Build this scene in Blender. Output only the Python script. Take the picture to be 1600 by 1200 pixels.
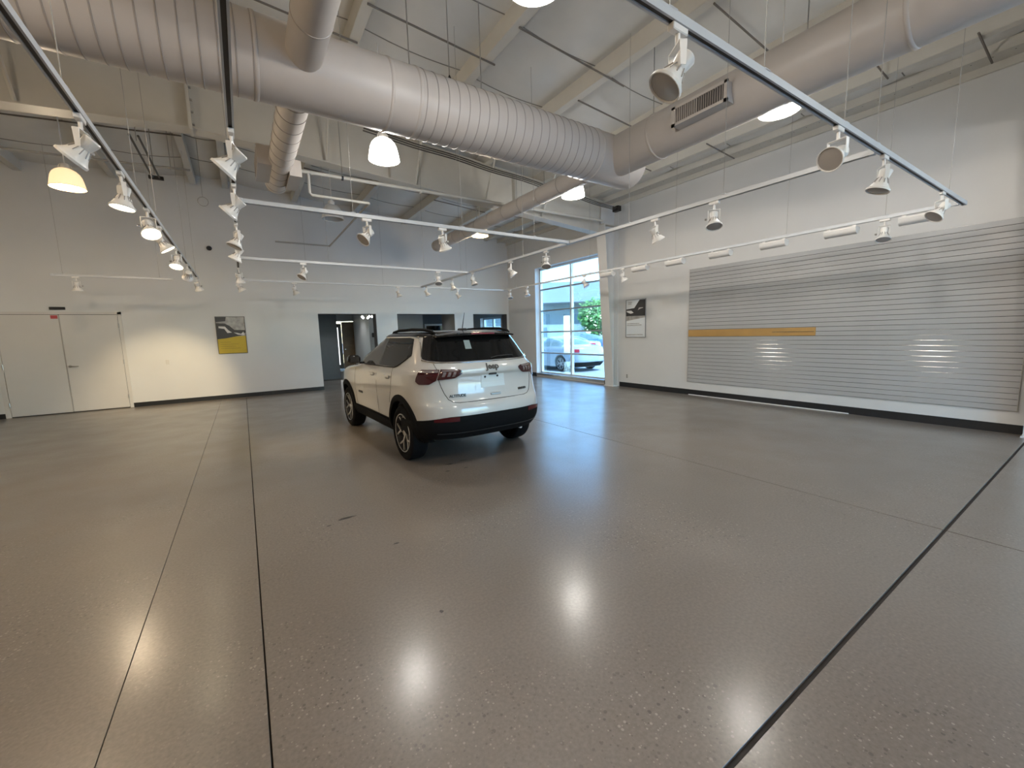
import bpy, bmesh, math, random
import numpy as np
from mathutils import Vector, Matrix

for o in list(bpy.data.objects):
    bpy.data.objects.remove(o)
S = bpy.context.scene
COL = S.collection
PI = math.pi

# ------------------------------------------------------------------ camera
cam_d = bpy.data.cameras.new('camera'); cam = bpy.data.objects.new('camera', cam_d); COL.objects.link(cam)
YAW, PITCH, ROLL = math.radians(33.121), math.radians(-7.14), math.radians(-1.59)
fwd = Vector((math.sin(YAW)*math.cos(PITCH), math.cos(YAW)*math.cos(PITCH), math.sin(PITCH)))
rgt = Vector((math.cos(YAW), -math.sin(YAW), 0)); up = rgt.cross(fwd)
r2 = math.cos(ROLL)*rgt + math.sin(ROLL)*up; u2 = -math.sin(ROLL)*rgt + math.cos(ROLL)*up
m = Matrix((r2, u2, -fwd)).transposed().to_4x4(); m.translation = (0, 0, 1.55)
cam.matrix_world = m
cam_d.sensor_width = 36.0; cam_d.lens = 637.57/1600*36.0; cam_d.clip_start = 0.05; cam_d.clip_end = 500
S.camera = cam

# ------------------------------------------------------------------ world, sun, exposure
W = bpy.data.worlds.new('world'); S.world = W; W.use_nodes = True
nt = W.node_tree; nt.nodes.clear()
sky = nt.nodes.new('ShaderNodeTexSky'); sky.sky_type = 'NISHITA'; sky.sun_disc = False
sky.sun_elevation = math.radians(52); sky.sun_rotation = math.radians(200); sky.air_density = 1.3; sky.dust_density = .6; sky.ozone_density = 4.0
bg = nt.nodes.new('ShaderNodeBackground'); bg.inputs[1].default_value = 1.7
wo = nt.nodes.new('ShaderNodeOutputWorld')
nt.links.new(sky.outputs[0], bg.inputs[0]); nt.links.new(bg.outputs[0], wo.inputs[0])
sd = bpy.data.lights.new('sun', 'SUN'); sun = bpy.data.objects.new('sun', sd); COL.objects.link(sun)
sd.energy = 13.0; sd.angle = math.radians(2); sd.color = (1, .95, .88)
sun.rotation_euler = (math.radians(24), math.radians(9), 0)
S.view_settings.view_transform = 'Standard'; S.view_settings.look = 'None'
S.view_settings.exposure = 0.0; S.view_settings.gamma = 1.0; S.view_settings.use_curve_mapping = False

# ------------------------------------------------------------------ materials
MAT = {}
def mat(name, col, rough=.5, metal=0., noise=0., nscale=8., bump=0., bscale=40., emit=None, estr=0., coat=0., spec=.5, alpha=1., trans=0., rvar=0.):
    if name in MAT: return MAT[name]
    M = bpy.data.materials.new(name); M.use_nodes = True; MAT[name] = M
    t = M.node_tree; b = t.nodes['Principled BSDF']
    b.inputs['Base Color'].default_value = (*col, 1); b.inputs['Roughness'].default_value = rough
    b.inputs['Metallic'].default_value = metal; b.inputs['Specular IOR Level'].default_value = spec
    if coat: b.inputs['Coat Weight'].default_value = coat; b.inputs['Coat Roughness'].default_value = .04
    if trans: b.inputs['Transmission Weight'].default_value = trans
    if alpha < 1: b.inputs['Alpha'].default_value = alpha
    if emit: b.inputs['Emission Color'].default_value = (*emit, 1); b.inputs['Emission Strength'].default_value = estr
    tc = t.nodes.new('ShaderNodeTexCoord')
    if noise or rvar:
        n = t.nodes.new('ShaderNodeTexNoise'); n.inputs['Scale'].default_value = nscale; n.inputs['Detail'].default_value = 5
        t.links.new(tc.outputs['Object'], n.inputs['Vector'])
    if noise:
        r = t.nodes.new('ShaderNodeValToRGB')
        r.color_ramp.elements[0].position = .3; r.color_ramp.elements[1].position = .7
        r.color_ramp.elements[0].color = (*[c*(1-noise) for c in col], 1); r.color_ramp.elements[1].color = (*[min(1, c*(1+noise)) for c in col], 1)
        t.links.new(n.outputs['Fac'], r.inputs[0]); t.links.new(r.outputs[0], b.inputs['Base Color'])
    if rvar:
        mr = t.nodes.new('ShaderNodeMapRange'); mr.inputs['To Min'].default_value = rough-rvar; mr.inputs['To Max'].default_value = rough+rvar
        t.links.new(n.outputs['Fac'], mr.inputs['Value']); t.links.new(mr.outputs[0], b.inputs['Roughness'])
    if bump:
        n2 = t.nodes.new('ShaderNodeTexNoise'); n2.inputs['Scale'].default_value = bscale; n2.inputs['Detail'].default_value = 3
        t.links.new(tc.outputs['Object'], n2.inputs['Vector'])
        bp = t.nodes.new('ShaderNodeBump'); bp.inputs['Strength'].default_value = bump; bp.inputs['Distance'].default_value = .01
        t.links.new(n2.outputs['Fac'], bp.inputs['Height']); t.links.new(bp.outputs[0], b.inputs['Normal'])
    return M

def concrete():
    M = bpy.data.materials.new('polished_concrete'); M.use_nodes = True; t = M.node_tree; b = t.nodes['Principled BSDF']
    tc = t.nodes.new('ShaderNodeTexCoord'); L = t.links.new
    def noise(s, d=4, dist=0):
        n = t.nodes.new('ShaderNodeTexNoise'); n.inputs['Scale'].default_value = s; n.inputs['Detail'].default_value = d; n.inputs['Distortion'].default_value = dist
        L(tc.outputs['Object'], n.inputs['Vector']); return n
    def ramp(src, p0, c0, p1, c1):
        r = t.nodes.new('ShaderNodeValToRGB'); e = r.color_ramp.elements
        e[0].position = p0; e[0].color = (*c0, 1); e[1].position = p1; e[1].color = (*c1, 1); L(src, r.inputs[0]); return r.outputs[0]
    def mix(fac, a, c, mode='MIX'):
        x = t.nodes.new('ShaderNodeMix'); x.data_type = 'RGBA'; x.blend_type = mode
        if isinstance(fac, float): x.inputs[0].default_value = fac
        else: L(fac, x.inputs[0])
        for k, s in ((6, a), (7, c)):
            if isinstance(s, tuple): x.inputs[k].default_value = (*s, 1)
            else: L(s, x.inputs[k])
        return x.outputs[2]
    big = noise(.45, 3, .3); mid = noise(1.8, 4); fine = noise(60, 3)
    base = ramp(big.outputs['Fac'], .30, (.138, .113, .091), .72, (.222, .190, .160))
    base = mix(.30, base, ramp(mid.outputs['Fac'], .25, (.140, .116, .094), .78, (.222, .190, .160)))
    base = mix(.35, base, ramp(fine.outputs['Fac'], .30, (.115, .096, .080), .72, (.25, .22, .19)))
    # exposed aggregate: dark and light pebbles, in patches
    patch = ramp(noise(.8, 2).outputs['Fac'], .42, (0, 0, 0), .62, (1, 1, 1))
    for sc, th, colr, seed in ((48, .22, (.035, .028, .024), 0.), (62, .20, (.46, .42, .36), 7.3), (30, .13, (.05, .042, .036), 3.1)):
        mp = t.nodes.new('ShaderNodeMapping'); mp.inputs['Location'].default_value = (seed, seed*.7, 0); L(tc.outputs['Object'], mp.inputs[0])
        v = t.nodes.new('ShaderNodeTexVoronoi'); v.inputs['Scale'].default_value = sc; v.inputs['Randomness'].default_value = 1; L(mp.outputs[0], v.inputs['Vector'])
        wn = t.nodes.new('ShaderNodeSeparateColor'); L(v.outputs['Color'], wn.inputs[0])
        lim = t.nodes.new('ShaderNodeMath'); lim.operation = 'MULTIPLY'; L(wn.outputs[0], lim.inputs[0]); L(wn.outputs[1], lim.inputs[1])
        lim2 = t.nodes.new('ShaderNodeMath'); lim2.operation = 'MULTIPLY'; L(lim.outputs[0], lim2.inputs[0]); lim2.inputs[1].default_value = th*2.2
        lt = t.nodes.new('ShaderNodeMath'); lt.operation = 'LESS_THAN'; L(v.outputs['Distance'], lt.inputs[0]); L(lim2.outputs[0], lt.inputs[1])
        f = t.nodes.new('ShaderNodeMath'); f.operation = 'MULTIPLY'; L(lt.outputs[0], f.inputs[0]); L(patch, f.inputs[1])
        f2 = t.nodes.new('ShaderNodeMath'); f2.operation = 'MULTIPLY'; L(f.outputs[0], f2.inputs[0]); f2.inputs[1].default_value = .5
        base = mix(f2.outputs[0], base, colr)
    L(base, b.inputs['Base Color'])
    mr = t.nodes.new('ShaderNodeMapRange'); L(mid.outputs['Fac'], mr.inputs['Value'])
    mr.inputs['From Min'].default_value = .3; mr.inputs['From Max'].default_value = .7; mr.inputs['To Min'].default_value = .30; mr.inputs['To Max'].default_value = .42
    L(mr.outputs[0], b.inputs['Roughness']); b.inputs['Specular IOR Level'].default_value = .5; b.inputs['Coat Weight'].default_value = .5; b.inputs['Coat Roughness'].default_value = .20
    bp = t.nodes.new('ShaderNodeBump'); bp.inputs['Strength'].default_value = .05; bp.inputs['Distance'].default_value = .002
    L(fine.outputs['Fac'], bp.inputs['Height']); L(bp.outputs[0], b.inputs['Normal'])
    MAT['concrete'] = M
concrete()
WALL = mat('wall_paint', (.63, .63, .62), .55, noise=.02, nscale=1.5, bump=.05, bscale=120)
WALLG = mat('grey_hall_paint', (.36, .38, .40), .6, noise=.03)
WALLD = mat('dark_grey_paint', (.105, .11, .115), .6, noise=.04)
CEILW = mat('vinyl_insulation', (.62, .61, .58), .45, noise=.03, nscale=3, bump=.25, bscale=6)
STEELW = mat('white_painted_steel', (.55, .53, .48), .5, noise=.03, nscale=4)
DUCT = mat('painted_duct', (.54, .49, .445), .42, noise=.03, nscale=3, spec=.4)
SEAM = mat('duct_seam', (.36, .32, .29), .5)
TRACKM = mat('track_white', (.52, .54, .56), .35, noise=.02)
SLOT = mat('track_slot', (.06, .055, .05), .6)
SPOTW = mat('spot_white', (.74, .72, .69), .35, noise=.02)
SPOTL = mat('spot_reflector_unlit', (.45, .42, .40), .25, metal=.4)
SPOTON = mat('spot_lamp_lit', (1, .95, .85), .4, emit=(1, .86, .62), estr=22)
PENDON = mat('pendant_glass_lit', (.9, .9, .88), .35, emit=(1, .93, .83), estr=5)
PENDWARM = mat('pendant_glass_warm', (.9, .8, .65), .35, emit=(1, .66, .34), estr=1.1)
PENDOFF = mat('pendant_glass_unlit', (.62, .62, .60), .3, noise=.03)
BLACK = mat('black_rubber', (.012, .012, .013), .6, noise=.1)
DARK = mat('dark_plastic', (.022, .023, .025), .5, noise=.12, nscale=20)
CABLEB = mat('black_cable', (.06, .055, .05), .6)
CHROME = mat('chrome', (.78, .78, .78), .12, metal=1)
STEEL = mat('brushed_steel', (.42, .41, .39), .35, metal=.9, noise=.05)
BASEB = mat('black_cove_base', (.011, .012, .014), .4, noise=.08)
SLATM = mat('slat_laminate', (.40, .40, .40), .30, noise=.02, nscale=5, rvar=.04)
GROOVE = mat('slat_groove_aluminium', (.30, .29, .28), .22, metal=.9)
ORANGE = mat('orange_laminate', (.46, .27, .09), .32, noise=.06, nscale=4)
DOORM = mat('door_paint', (.58, .565, .54), .5, noise=.02, nscale=2)
GAP = mat('shadow_gap', (.06, .055, .05), .8)
CARWHITE = mat('car_paint_white', (.53, .52, .50), .28, coat=1., noise=.01)
CARBLACK = mat('car_gloss_black', (.008, .008, .009), .15, spec=.4, coat=.4)
CLAD = mat('car_cladding', (.008, .0085, .0095), .65, spec=.06, noise=.1, nscale=30, bump=.05, bscale=300)
GLASSD = mat('privacy_glass', (.006, .0065, .007), .04, spec=.25)
GLASSF = mat('side_glass', (.045, .045, .045), .05, spec=.6)
REDLENS = mat('red_lens', (.05, .004, .007), .1, coat=1.)
CLEARLENS = mat('smoked_lens', (.20, .17, .17), .1, coat=1.)
REFL = mat('red_reflector', (.06, .004, .007), .25)
RIMM = mat('alloy_machined', (.62, .61, .60), .28, metal=.85)
RIMD = mat('alloy_dark', (.02, .02, .022), .4)
TYRE = mat('tyre_rubber', (.008, .008, .009), .8, spec=.08, noise=.15, nscale=30)
PLATE = mat('plate_white', (.60, .66, .68), .3)
REDST = mat('red_sticker', (.42, .06, .07), .5)
SILVER = mat('car_paint_silver', (.38, .44, .49), .28, coat=1., noise=.01)
BLUEC = mat('car_paint_blue', (.08, .16, .55), .3, coat=1.)
TEALC = mat('car_paint_pale_blue', (.40, .56, .66), .3, coat=1.)
ALU = mat('window_aluminium', (.62, .66, .69), .35, metal=.3, noise=.02)
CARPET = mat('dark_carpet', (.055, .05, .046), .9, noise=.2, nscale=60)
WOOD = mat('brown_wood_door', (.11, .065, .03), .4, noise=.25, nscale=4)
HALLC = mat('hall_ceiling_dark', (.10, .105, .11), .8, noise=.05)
LAMPW = mat('recessed_lamp_on', (1, 1, 1), .4, emit=(1, .97, .9), estr=14)

def glassmat():
    M = bpy.data.materials.new('window_glass'); M.use_nodes = True; t = M.node_tree; t.nodes.clear(); L = t.links.new
    o = t.nodes.new('ShaderNodeOutputMaterial'); mx = t.nodes.new('ShaderNodeMixShader'); tr = t.nodes.new('ShaderNodeBsdfTransparent'); gl = t.nodes.new('ShaderNodeBsdfGlossy')
    fr = t.nodes.new('ShaderNodeFresnel'); fr.inputs[0].default_value = 1.45; gl.inputs['Roughness'].default_value = .02; tr.inputs[0].default_value = (.74, .91, 1, 1)
    mr = t.nodes.new('ShaderNodeMath'); mr.operation = 'MULTIPLY'; mr.inputs[1].default_value = .6
    L(fr.outputs[0], mr.inputs[0]); L(mr.outputs[0], mx.inputs[0]); L(tr.outputs[0], mx.inputs[1]); L(gl.outputs[0], mx.inputs[2]); L(mx.outputs[0], o.inputs[0])
    return M
GLASS = glassmat()

# ------------------------------------------------------------------ mesh helpers
class MB:
    def __init__(s): s.v = []; s.f = []
    def add(s, vs, fs):
        n = len(s.v); s.v += [tuple(map(float, p)) for p in vs]; s.f += [tuple(i+n for i in q) for q in fs]; return s
    def box(s, a, b):
        x0, y0, z0 = a; x1, y1, z1 = b
        return s.add([(x0,y0,z0),(x1,y0,z0),(x1,y1,z0),(x0,y1,z0),(x0,y0,z1),(x1,y0,z1),(x1,y1,z1),(x0,y1,z1)],
                     [(0,3,2,1),(4,5,6,7),(0,1,5,4),(1,2,6,5),(2,3,7,6),(3,0,4,7)])
    def bbox(s, a, b, c=.004):
        """box with chamfered edges"""
        bm = bmesh.new(); M = Matrix.Translation([(a[i]+b[i])/2 for i in range(3)]) @ Matrix.Diagonal([b[i]-a[i] for i in range(3)]+[1])
        bmesh.ops.create_cube(bm, size=1, matrix=M); bmesh.ops.bevel(bm, geom=bm.edges[:], offset=c, segments=1, affect='EDGES', profile=.5)
        bm.verts.index_update(); s.add([v.co[:] for v in bm.verts], [[v.index for v in f.verts] for f in bm.faces]); bm.free(); return s
    def tube(s, pts, r, n=8, caps=True, closed=False):
        pts = [Vector(p) for p in pts]; k = len(pts); rs = r if isinstance(r, (list, tuple)) else [r]*k
        vs = []; prev = None
        for i, p in enumerate(pts):
            if closed: d = pts[(i+1) % k]-pts[i-1]
            else: d = pts[min(i+1, k-1)]-pts[max(i-1, 0)]
            d.normalize()
            if prev is None:
                a = Vector((0,0,1)) if abs(d.z) < .9 else Vector((1,0,0)); u = d.cross(a).normalized()
            else: u = (prev-d*prev.dot(d)).normalized()
            prev = u; w = d.cross(u)
            for j in range(n):
                t = 2*PI*j/n; vs.append(p+(u*math.cos(t)+w*math.sin(t))*rs[i])
        fs = []
        for i in range(k if closed else k-1):
            for j in range(n):
                a = i*n+j; b = i*n+(j+1) % n; c = ((i+1) % k)*n+(j+1) % n; d2 = ((i+1) % k)*n+j; fs.append((a, b, c, d2))
        if caps and not closed: fs.append(tuple(range(n-1, -1, -1))); fs.append(tuple(range((k-1)*n, k*n)))
        return s.add(vs, fs)
    def lathe(s, prof, n=24, axis='z', org=(0,0,0), cap0=False, cap1=False):
        """prof: (radius, height) pairs"""
        vs = []
        for r, h in prof:
            for j in range(n):
                t = 2*PI*j/n; c, d = r*math.cos(t), r*math.sin(t)
                p = {'z': (c, d, h), 'x': (h, c, d), 'y': (d, h, c)}[axis]
                vs.append((p[0]+org[0], p[1]+org[1], p[2]+org[2]))
        fs = []
        for i in range(len(prof)-1):
            for j in range(n):
                a = i*n+j; b = i*n+(j+1) % n; fs.append((a, b, b+n, a+n))
        if cap0: fs.append(tuple(range(n-1, -1, -1)))
        if cap1: k = (len(prof)-1)*n; fs.append(tuple(range(k, k+n)))
        return s.add(vs, fs)
    def prism(s, poly, a, b, axis='y'):
        """extrude 2D poly between a and b along axis; poly coords are the other two axes in order"""
        n = len(poly); vs = []
        for h in (a, b):
            for p, q in poly: vs.append({'y': (p, h, q), 'x': (h, p, q), 'z': (p, q, h)}[axis])
        return s.add(vs, [tuple(range(n))[::-1], tuple(range(n, 2*n))]+[(i, (i+1) % n, n+(i+1) % n, n+i) for i in range(n)])
    def grid(s, pts):
        """pts: rows x cols of points"""
        r, c = len(pts), len(pts[0])
        return s.add([p for row in pts for p in row], [(i*c+j, i*c+j+1, (i+1)*c+j+1, (i+1)*c+j) for i in range(r-1) for j in range(c-1)])
    def mesh(s, name, smooth=False):
        me = bpy.data.meshes.new(name); me.from_pydata(s.v, [], s.f); me.validate(); 
        bm = bmesh.new(); bm.from_mesh(me); bmesh.ops.recalc_face_normals(bm, faces=bm.faces[:]); bm.to_mesh(me); bm.free()
        if smooth: shade(me, 35 if smooth is True else smooth)
        return me
    def build(s, name, m, parent=None, smooth=False, loc=None, rot=None):
        return link(name, s.mesh(name, smooth), m, parent, loc, rot)

def shade(me, ang):
    me.polygons.foreach_set('use_smooth', [True]*len(me.polygons))
    bm = bmesh.new(); bm.from_mesh(me); ca = math.radians(ang)
    for e in bm.edges:
        if len(e.link_faces) == 2 and e.calc_face_angle(0) > ca: e.smooth = False
    bm.to_mesh(me); bm.free()

def link(name, me, m, parent=None, loc=None, rot=None):
    o = bpy.data.objects.new(name, me); COL.objects.link(o)
    if m is not None and not me.materials: me.materials.append(m)
    if parent is not None: o.parent = parent
    if loc is not None: o.location = loc
    if rot is not None: o.rotation_euler = rot
    return o
def tag(o, label=None, cat=None, group=None, kind=None):
    if label: o['label'] = label
    if cat: o['category'] = cat
    if group: o['group'] = group
    if kind: o['kind'] = kind
    return o
def empty(name, loc=(0,0,0), rz=0, label=None, cat=None, group=None, kind=None):
    o = bpy.data.objects.new(name, None); COL.objects.link(o); o.location = loc; o.rotation_euler = (0, 0, rz); o.empty_display_size = .1
    return tag(o, label, cat, group, kind)
def struct(name, label=None, cat=None): return empty(name, label=label, cat=cat, kind='structure')
def copy_tree(o, parent=None):
    c = o.copy(); COL.objects.link(c)
    if parent is not None: c.parent = parent
    for ch in o.children: copy_tree(ch, c)
    return c
def text(body, size, m, parent, mw, name='lettering', extr=.002, shear=0, bold=0):
    cu = bpy.data.curves.new(name, 'FONT'); cu.body = body; cu.size = size; cu.extrude = extr; cu.align_x = 'CENTER'; cu.align_y = 'CENTER'; cu.shear = shear; cu.offset = bold; cu.resolution_u = 3
    t = bpy.data.objects.new(name+'_tmp', cu); COL.objects.link(t); bpy.context.view_layer.update()
    dg = bpy.context.evaluated_depsgraph_get(); me = bpy.data.meshes.new_from_object(t.evaluated_get(dg)); bpy.data.objects.remove(t)
    o = link(name, me, m, parent); me.materials.clear(); me.materials.append(m); o.matrix_local = mw; return o

# ------------------------------------------------------------------ the room
XR, YB, WT = 8.65, 13.35, .28           # right wall, back wall, wall thickness
XL, YF = -11.0, -5.0                    # left and front walls, out of the picture
RIDGE = -.35
def roof(x): return 5.72-.075*abs(x-RIDGE)
random.seed(4)

# floor: concrete slabs parted by joints
fl = struct('floor', 'polished brown-grey concrete floor with saw-cut joints', 'floor')
MB().box((XL, YF, -.12), (XR+.3, 16.0, -.014)).build('joint_filler', mat('joint_filler', (.03, .027, .025), .8), fl)
xs = [XL, -.60, -.05, 4.25, XR+.3]; ys = [YF, .66, 16.0]
gx = [0, .0015, .0035, .0045, 0]; gy = [0, .011, 0]
for i in range(4):
    for j in range(2):
        MB().bbox((xs[i]+gx[i], ys[j]+gy[j], -.06), (xs[i+1]-gx[i+1], ys[j+1]-gy[j+1], 0), .0015).build('slab', MAT['concrete'], fl)
STAIN = mat('oil_stain', (.035, .028, .022), .35, noise=.3, nscale=40)
def stain(x, y, rx, ry, seed):
    rn = random.Random(seed); n = 14; ring = [(x+rx*math.cos(2*PI*k/n)*rn.uniform(.5, 1.2), y+ry*math.sin(2*PI*k/n)*rn.uniform(.5, 1.2)) for k in range(n)]
    MB().prism(ring, -.001, .0006, 'z').build('stain', STAIN, fl)
for i, q in enumerate(((.62, 3.62, .075, .02), (1.95, 4.42, .06, .025), (2.15, 4.46, .05, .02), (1.83, 4.2, .03, .02), (.83, 2.93, .03, .012), (.46, 3.55, .02, .012), (.80, 2.02, .012, .014), (2.05, 4.18, .035, .018))): stain(*q, i)
# hall floor
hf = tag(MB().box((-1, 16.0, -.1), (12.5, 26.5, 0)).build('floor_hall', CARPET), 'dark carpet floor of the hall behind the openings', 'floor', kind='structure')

# back wall with three openings
OPN = [(1.93, 3.62), (4.30, 6.36), (7.10, 8.56)]; OZ = 2.27
wb = MB(); edges = [XL]+[e for o in OPN for e in o]+[XR+WT]
for i in range(0, len(edges), 2): wb.box((edges[i], YB, -.02), (edges[i+1], YB+.34, 5.75))
for a, b in OPN: wb.box((a, YB, OZ), (b, YB+.34, 5.75))
wall_back = tag(wb.build('wall_back', WALL), 'tall white back wall with three dark openings and a double door', 'wall', kind='structure')
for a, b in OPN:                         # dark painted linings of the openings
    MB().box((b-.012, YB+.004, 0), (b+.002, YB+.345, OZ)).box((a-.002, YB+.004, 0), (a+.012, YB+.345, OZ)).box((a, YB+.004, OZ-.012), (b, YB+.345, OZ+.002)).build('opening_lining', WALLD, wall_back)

# right wall with the showroom window and a hall window
WY0, WY1, WZ0, WZ1 = 8.35, 11.62, .10, 3.72
HY0, HY1, HZ0, HZ1 = 13.95, 15.62, .3, 2.20
wr = MB()
wr.box((XR, YF, -.02), (XR+WT, WY0, 5.75)).box((XR, WY1, -.02), (XR+WT, HY0, 5.75)).box((XR, HY1, -.02), (XR+WT, 26.5, 5.75))
wr.box((XR, WY0, -.02), (XR+WT, WY1, WZ0)).box((XR, WY0, WZ1), (XR+WT, WY1, 5.75)).box((XR, HY0, -.02), (XR+WT, HY1, HZ0)).box((XR, HY0, HZ1), (XR+WT, HY1, 5.75))
tag(wr.build('wall_right', WALL), 'tall white right wall holding the slat panel and the window', 'wall', kind='structure')
# left and front walls (front: storefront glazing behind the camera)
tag(MB().box((XL-WT, YF, -.02), (XL, 26.5, 5.75)).build('wall_left', WALL), 'white left wall outside the picture', 'wall', kind='structure')
FG = [(3.2, 8.3, .3, 3.2)]
wf = MB(); a, b, c, d = FG[0]
wf.box((XL, YF-WT, -.02), (a, YF, 5.75)).box((b, YF-WT, -.02), (XR+WT, YF, 5.75)).box((a, YF-WT, -.02), (b, YF, c)).box((a, YF-WT, d), (b, YF, 5.75))
tag(wf.build('wall_front', WALL), 'white front wall behind the camera with storefront glazing', 'wall', kind='structure')

def window(name, y0, y1, z0, z1, xf, ny, nz, label, fw=.06):
    w = struct(name, label, 'window')
    MB().box((xf, y0, z0), (xf+.09, y0+fw, z1)).box((xf, y1-fw, z0), (xf+.09, y1, z1)).box((xf, y0, z0), (xf+.09, y1, z0+fw)).box((xf, y0, z1-fw), (xf+.09, y1, z1)).build('window_frame', ALU, w)
    for i in range(1, ny): yy = y0+(y1-y0)*i/ny; MB().box((xf-.01, yy-.035, z0+fw), (xf+.08, yy+.035, z1-fw)).build('mullion', ALU, w)
    for j in range(1, nz): zz = z0+(z1-z0)*j/nz; MB().box((xf-.005, y0+fw, zz-.022), (xf+.075, y1-fw, zz+.022)).build('transom', mat('transom_grey', (.30, .34, .37), .4, metal=.3), w)
    for i in range(ny):
        for j in range(nz):
            MB().box((xf+.03, y0+(y1-y0)*i/ny+.03, z0+(z1-z0)*j/nz+.02), (xf+.036, y0+(y1-y0)*(i+1)/ny-.03, z0+(z1-z0)*(j+1)/nz-.02)).build('pane', GLASS, w)
    return w
w1 = window('window_1', WY0, WY1, WZ0, WZ1, XR+.19, 2, 5, 'tall aluminium window of ten panes facing the parked silver car')
MB().box((XR-.02, WY0, WZ0-.05), (XR+.19, WY1, WZ0+.02)).build('sill', STEEL, w1)
window('window_2', HY0, HY1, HZ0, HZ1, XR+.15, 2, 2, 'bright hall window seen through the opening by the corner')
w3 = struct('window_3', 'storefront glazing behind the camera', 'window')
for i in range(4): MB().box((3.2+5.1*i/4+.03, YF-.115, .3), (3.2+5.1*(i+1)/4-.03, YF-.109, 3.2)).build('pane', GLASS, w3)
for i in range(5): xx = 3.2+5.1*i/4; MB().box((xx-.03, YF-.16, .3), (xx+.03, YF-.06, 3.2)).build('mullion', ALU, w3)

# baseboards
for nm, segs in (('baseboard_back', [(-11, -4.42), (-2.36, OPN[0][0]), (OPN[0][1], OPN[1][0]), (OPN[1][1], OPN[2][0])]),):
    bb = MB()
    for a, b in segs: bb.box((a, YB-.012, 0), (b, YB+.002, .105))
    tag(bb.build(nm, BASEB), 'black cove base along the back wall', 'baseboard', kind='structure')
bb = MB()
for a, b in ((YF, .45), (.72, 7.78), (8.20, WY0+.0), (WY1, YB)): bb.box((XR-.012, a, 0), (XR+.002, b, .125))
tag(bb.build('baseboard_right', BASEB), 'black cove base along the right wall', 'baseboard', kind='structure')
# pale strip at the foot of the right wall
tag(MB().bbox((XR-.035, 2.62, 0), (XR-.015, 5.66, .016), .003).build('trim_1', mat('white_trim', (.75, .75, .74), .5)), 'thin white trim strip on floor below slat panel', 'trim', kind='structure')

# ------------------------------------------------------------------ ceiling: insulation bays, purlins, rafters, rods
ce = struct('ceiling', 'white insulated metal roof with purlins and rafters', 'ceiling')
PX = [-10.9, -9.6, -8.1, -6.6, -5.1, -3.6, -2.1, -.62, -.08, 1.5, 3.08, 4.62, 6.15, 7.65, XR+.02]
for i in range(len(PX)-1):
    a, b = PX[i], PX[i+1]; rows = []
    ny, nx = 151, 9
    for r in range(ny+1):
        y = -5.35+.125*r; row = []
        seam = abs(((y+.35) % 1.25)/1.25-.5)*2        # 1 at a seam
        for c in range(nx):
            u = c/(nx-1); x = a+(b-a)*u
            sag = .10*math.sin(PI*u)*(1-.5*seam**3)
            row.append((x, y, roof(x)-sag))
        rows.append(row)
    MB().grid(rows).build('insulation_panel', CEILW, ce, smooth=60)
# outer roof skin keeps daylight out
MB().prism([(XL-.4, roof(XL)+.04), (RIDGE, roof(RIDGE)+.04), (XR+.5, roof(XR)+.04), (XR+.5, roof(XR)+.12), (RIDGE, roof(RIDGE)+.12), (XL-.4, roof(XL)+.12)], YF-.5, 26.8, 'y').build('roof_sheet', STEELW, ce)
MB().box((XL, YF-.3, 5.0), (XR+.4, YF-.25, 5.9)).box((XR+WT-.01, YF-.3, 5.0), (XR+WT+.04, 26.5, 5.8)).build('eave_closure', STEELW, ce)
# seam tapes between insulation widths
tape = MB()
for k in range(14):
    y = -.35+1.25*k
    if y < .3 or y > YB: continue
    for i in range(1, len(PX)-1):
        a, b = PX[i], PX[i+1]
        pts = [(a+(b-a)*u/6, y, roof(a+(b-a)*u/6)-.10*math.sin(PI*u/6)*.5-.004) for u in range(7)]
        tape.tube(pts, .009, 4)
tag(tape.build('seam_tape', mat('seam_tape_grey', (.22, .21, .19), .6), ce), kind='stuff')
for x in PX[1:-1]:
    zt_ = roof(x)+.02; zb = roof(x)-.222
    fl_ = -.12 if x > RIDGE else .12
    MB().box((x-.004, YF, zb), (x+.004, YB+.05, zt_)).box((min(x, x-fl_), YF, zb-.005), (max(x, x-fl_), YB+.05, zb+.003)).box((min(x-fl_, x-fl_*1.06), YF, zb), (max(x-fl_, x-fl_*1.06), YB+.05, zb+.025)).build('purlin', STEELW, ce)
# eave strut with bolt holes along the right wall
es = MB().box((8.22, YF, 4.99), (8.30, YB, 5.0)).box((8.22, YF, 4.86), (8.226, YB, 5.06)).box((8.30, YF, 4.90), (8.62, YB, 4.906)).box((8.60, YF, 4.80), (8.65, YB, 4.92)).build('eave_strut', STEELW, ce)
hl = MB()
for k in range(70):
    y = .2+k*.19
    hl.lathe([(.0001, 0), (.009, 0)], 6, 'z', (8.40, y, 4.8985)); hl.lathe([(.0001, 0), (.007, 0)], 6, 'z', (8.26, y+.07, 4.9885))
tag(hl.build('bolt_holes', GAP, es), kind='stuff')
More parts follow.
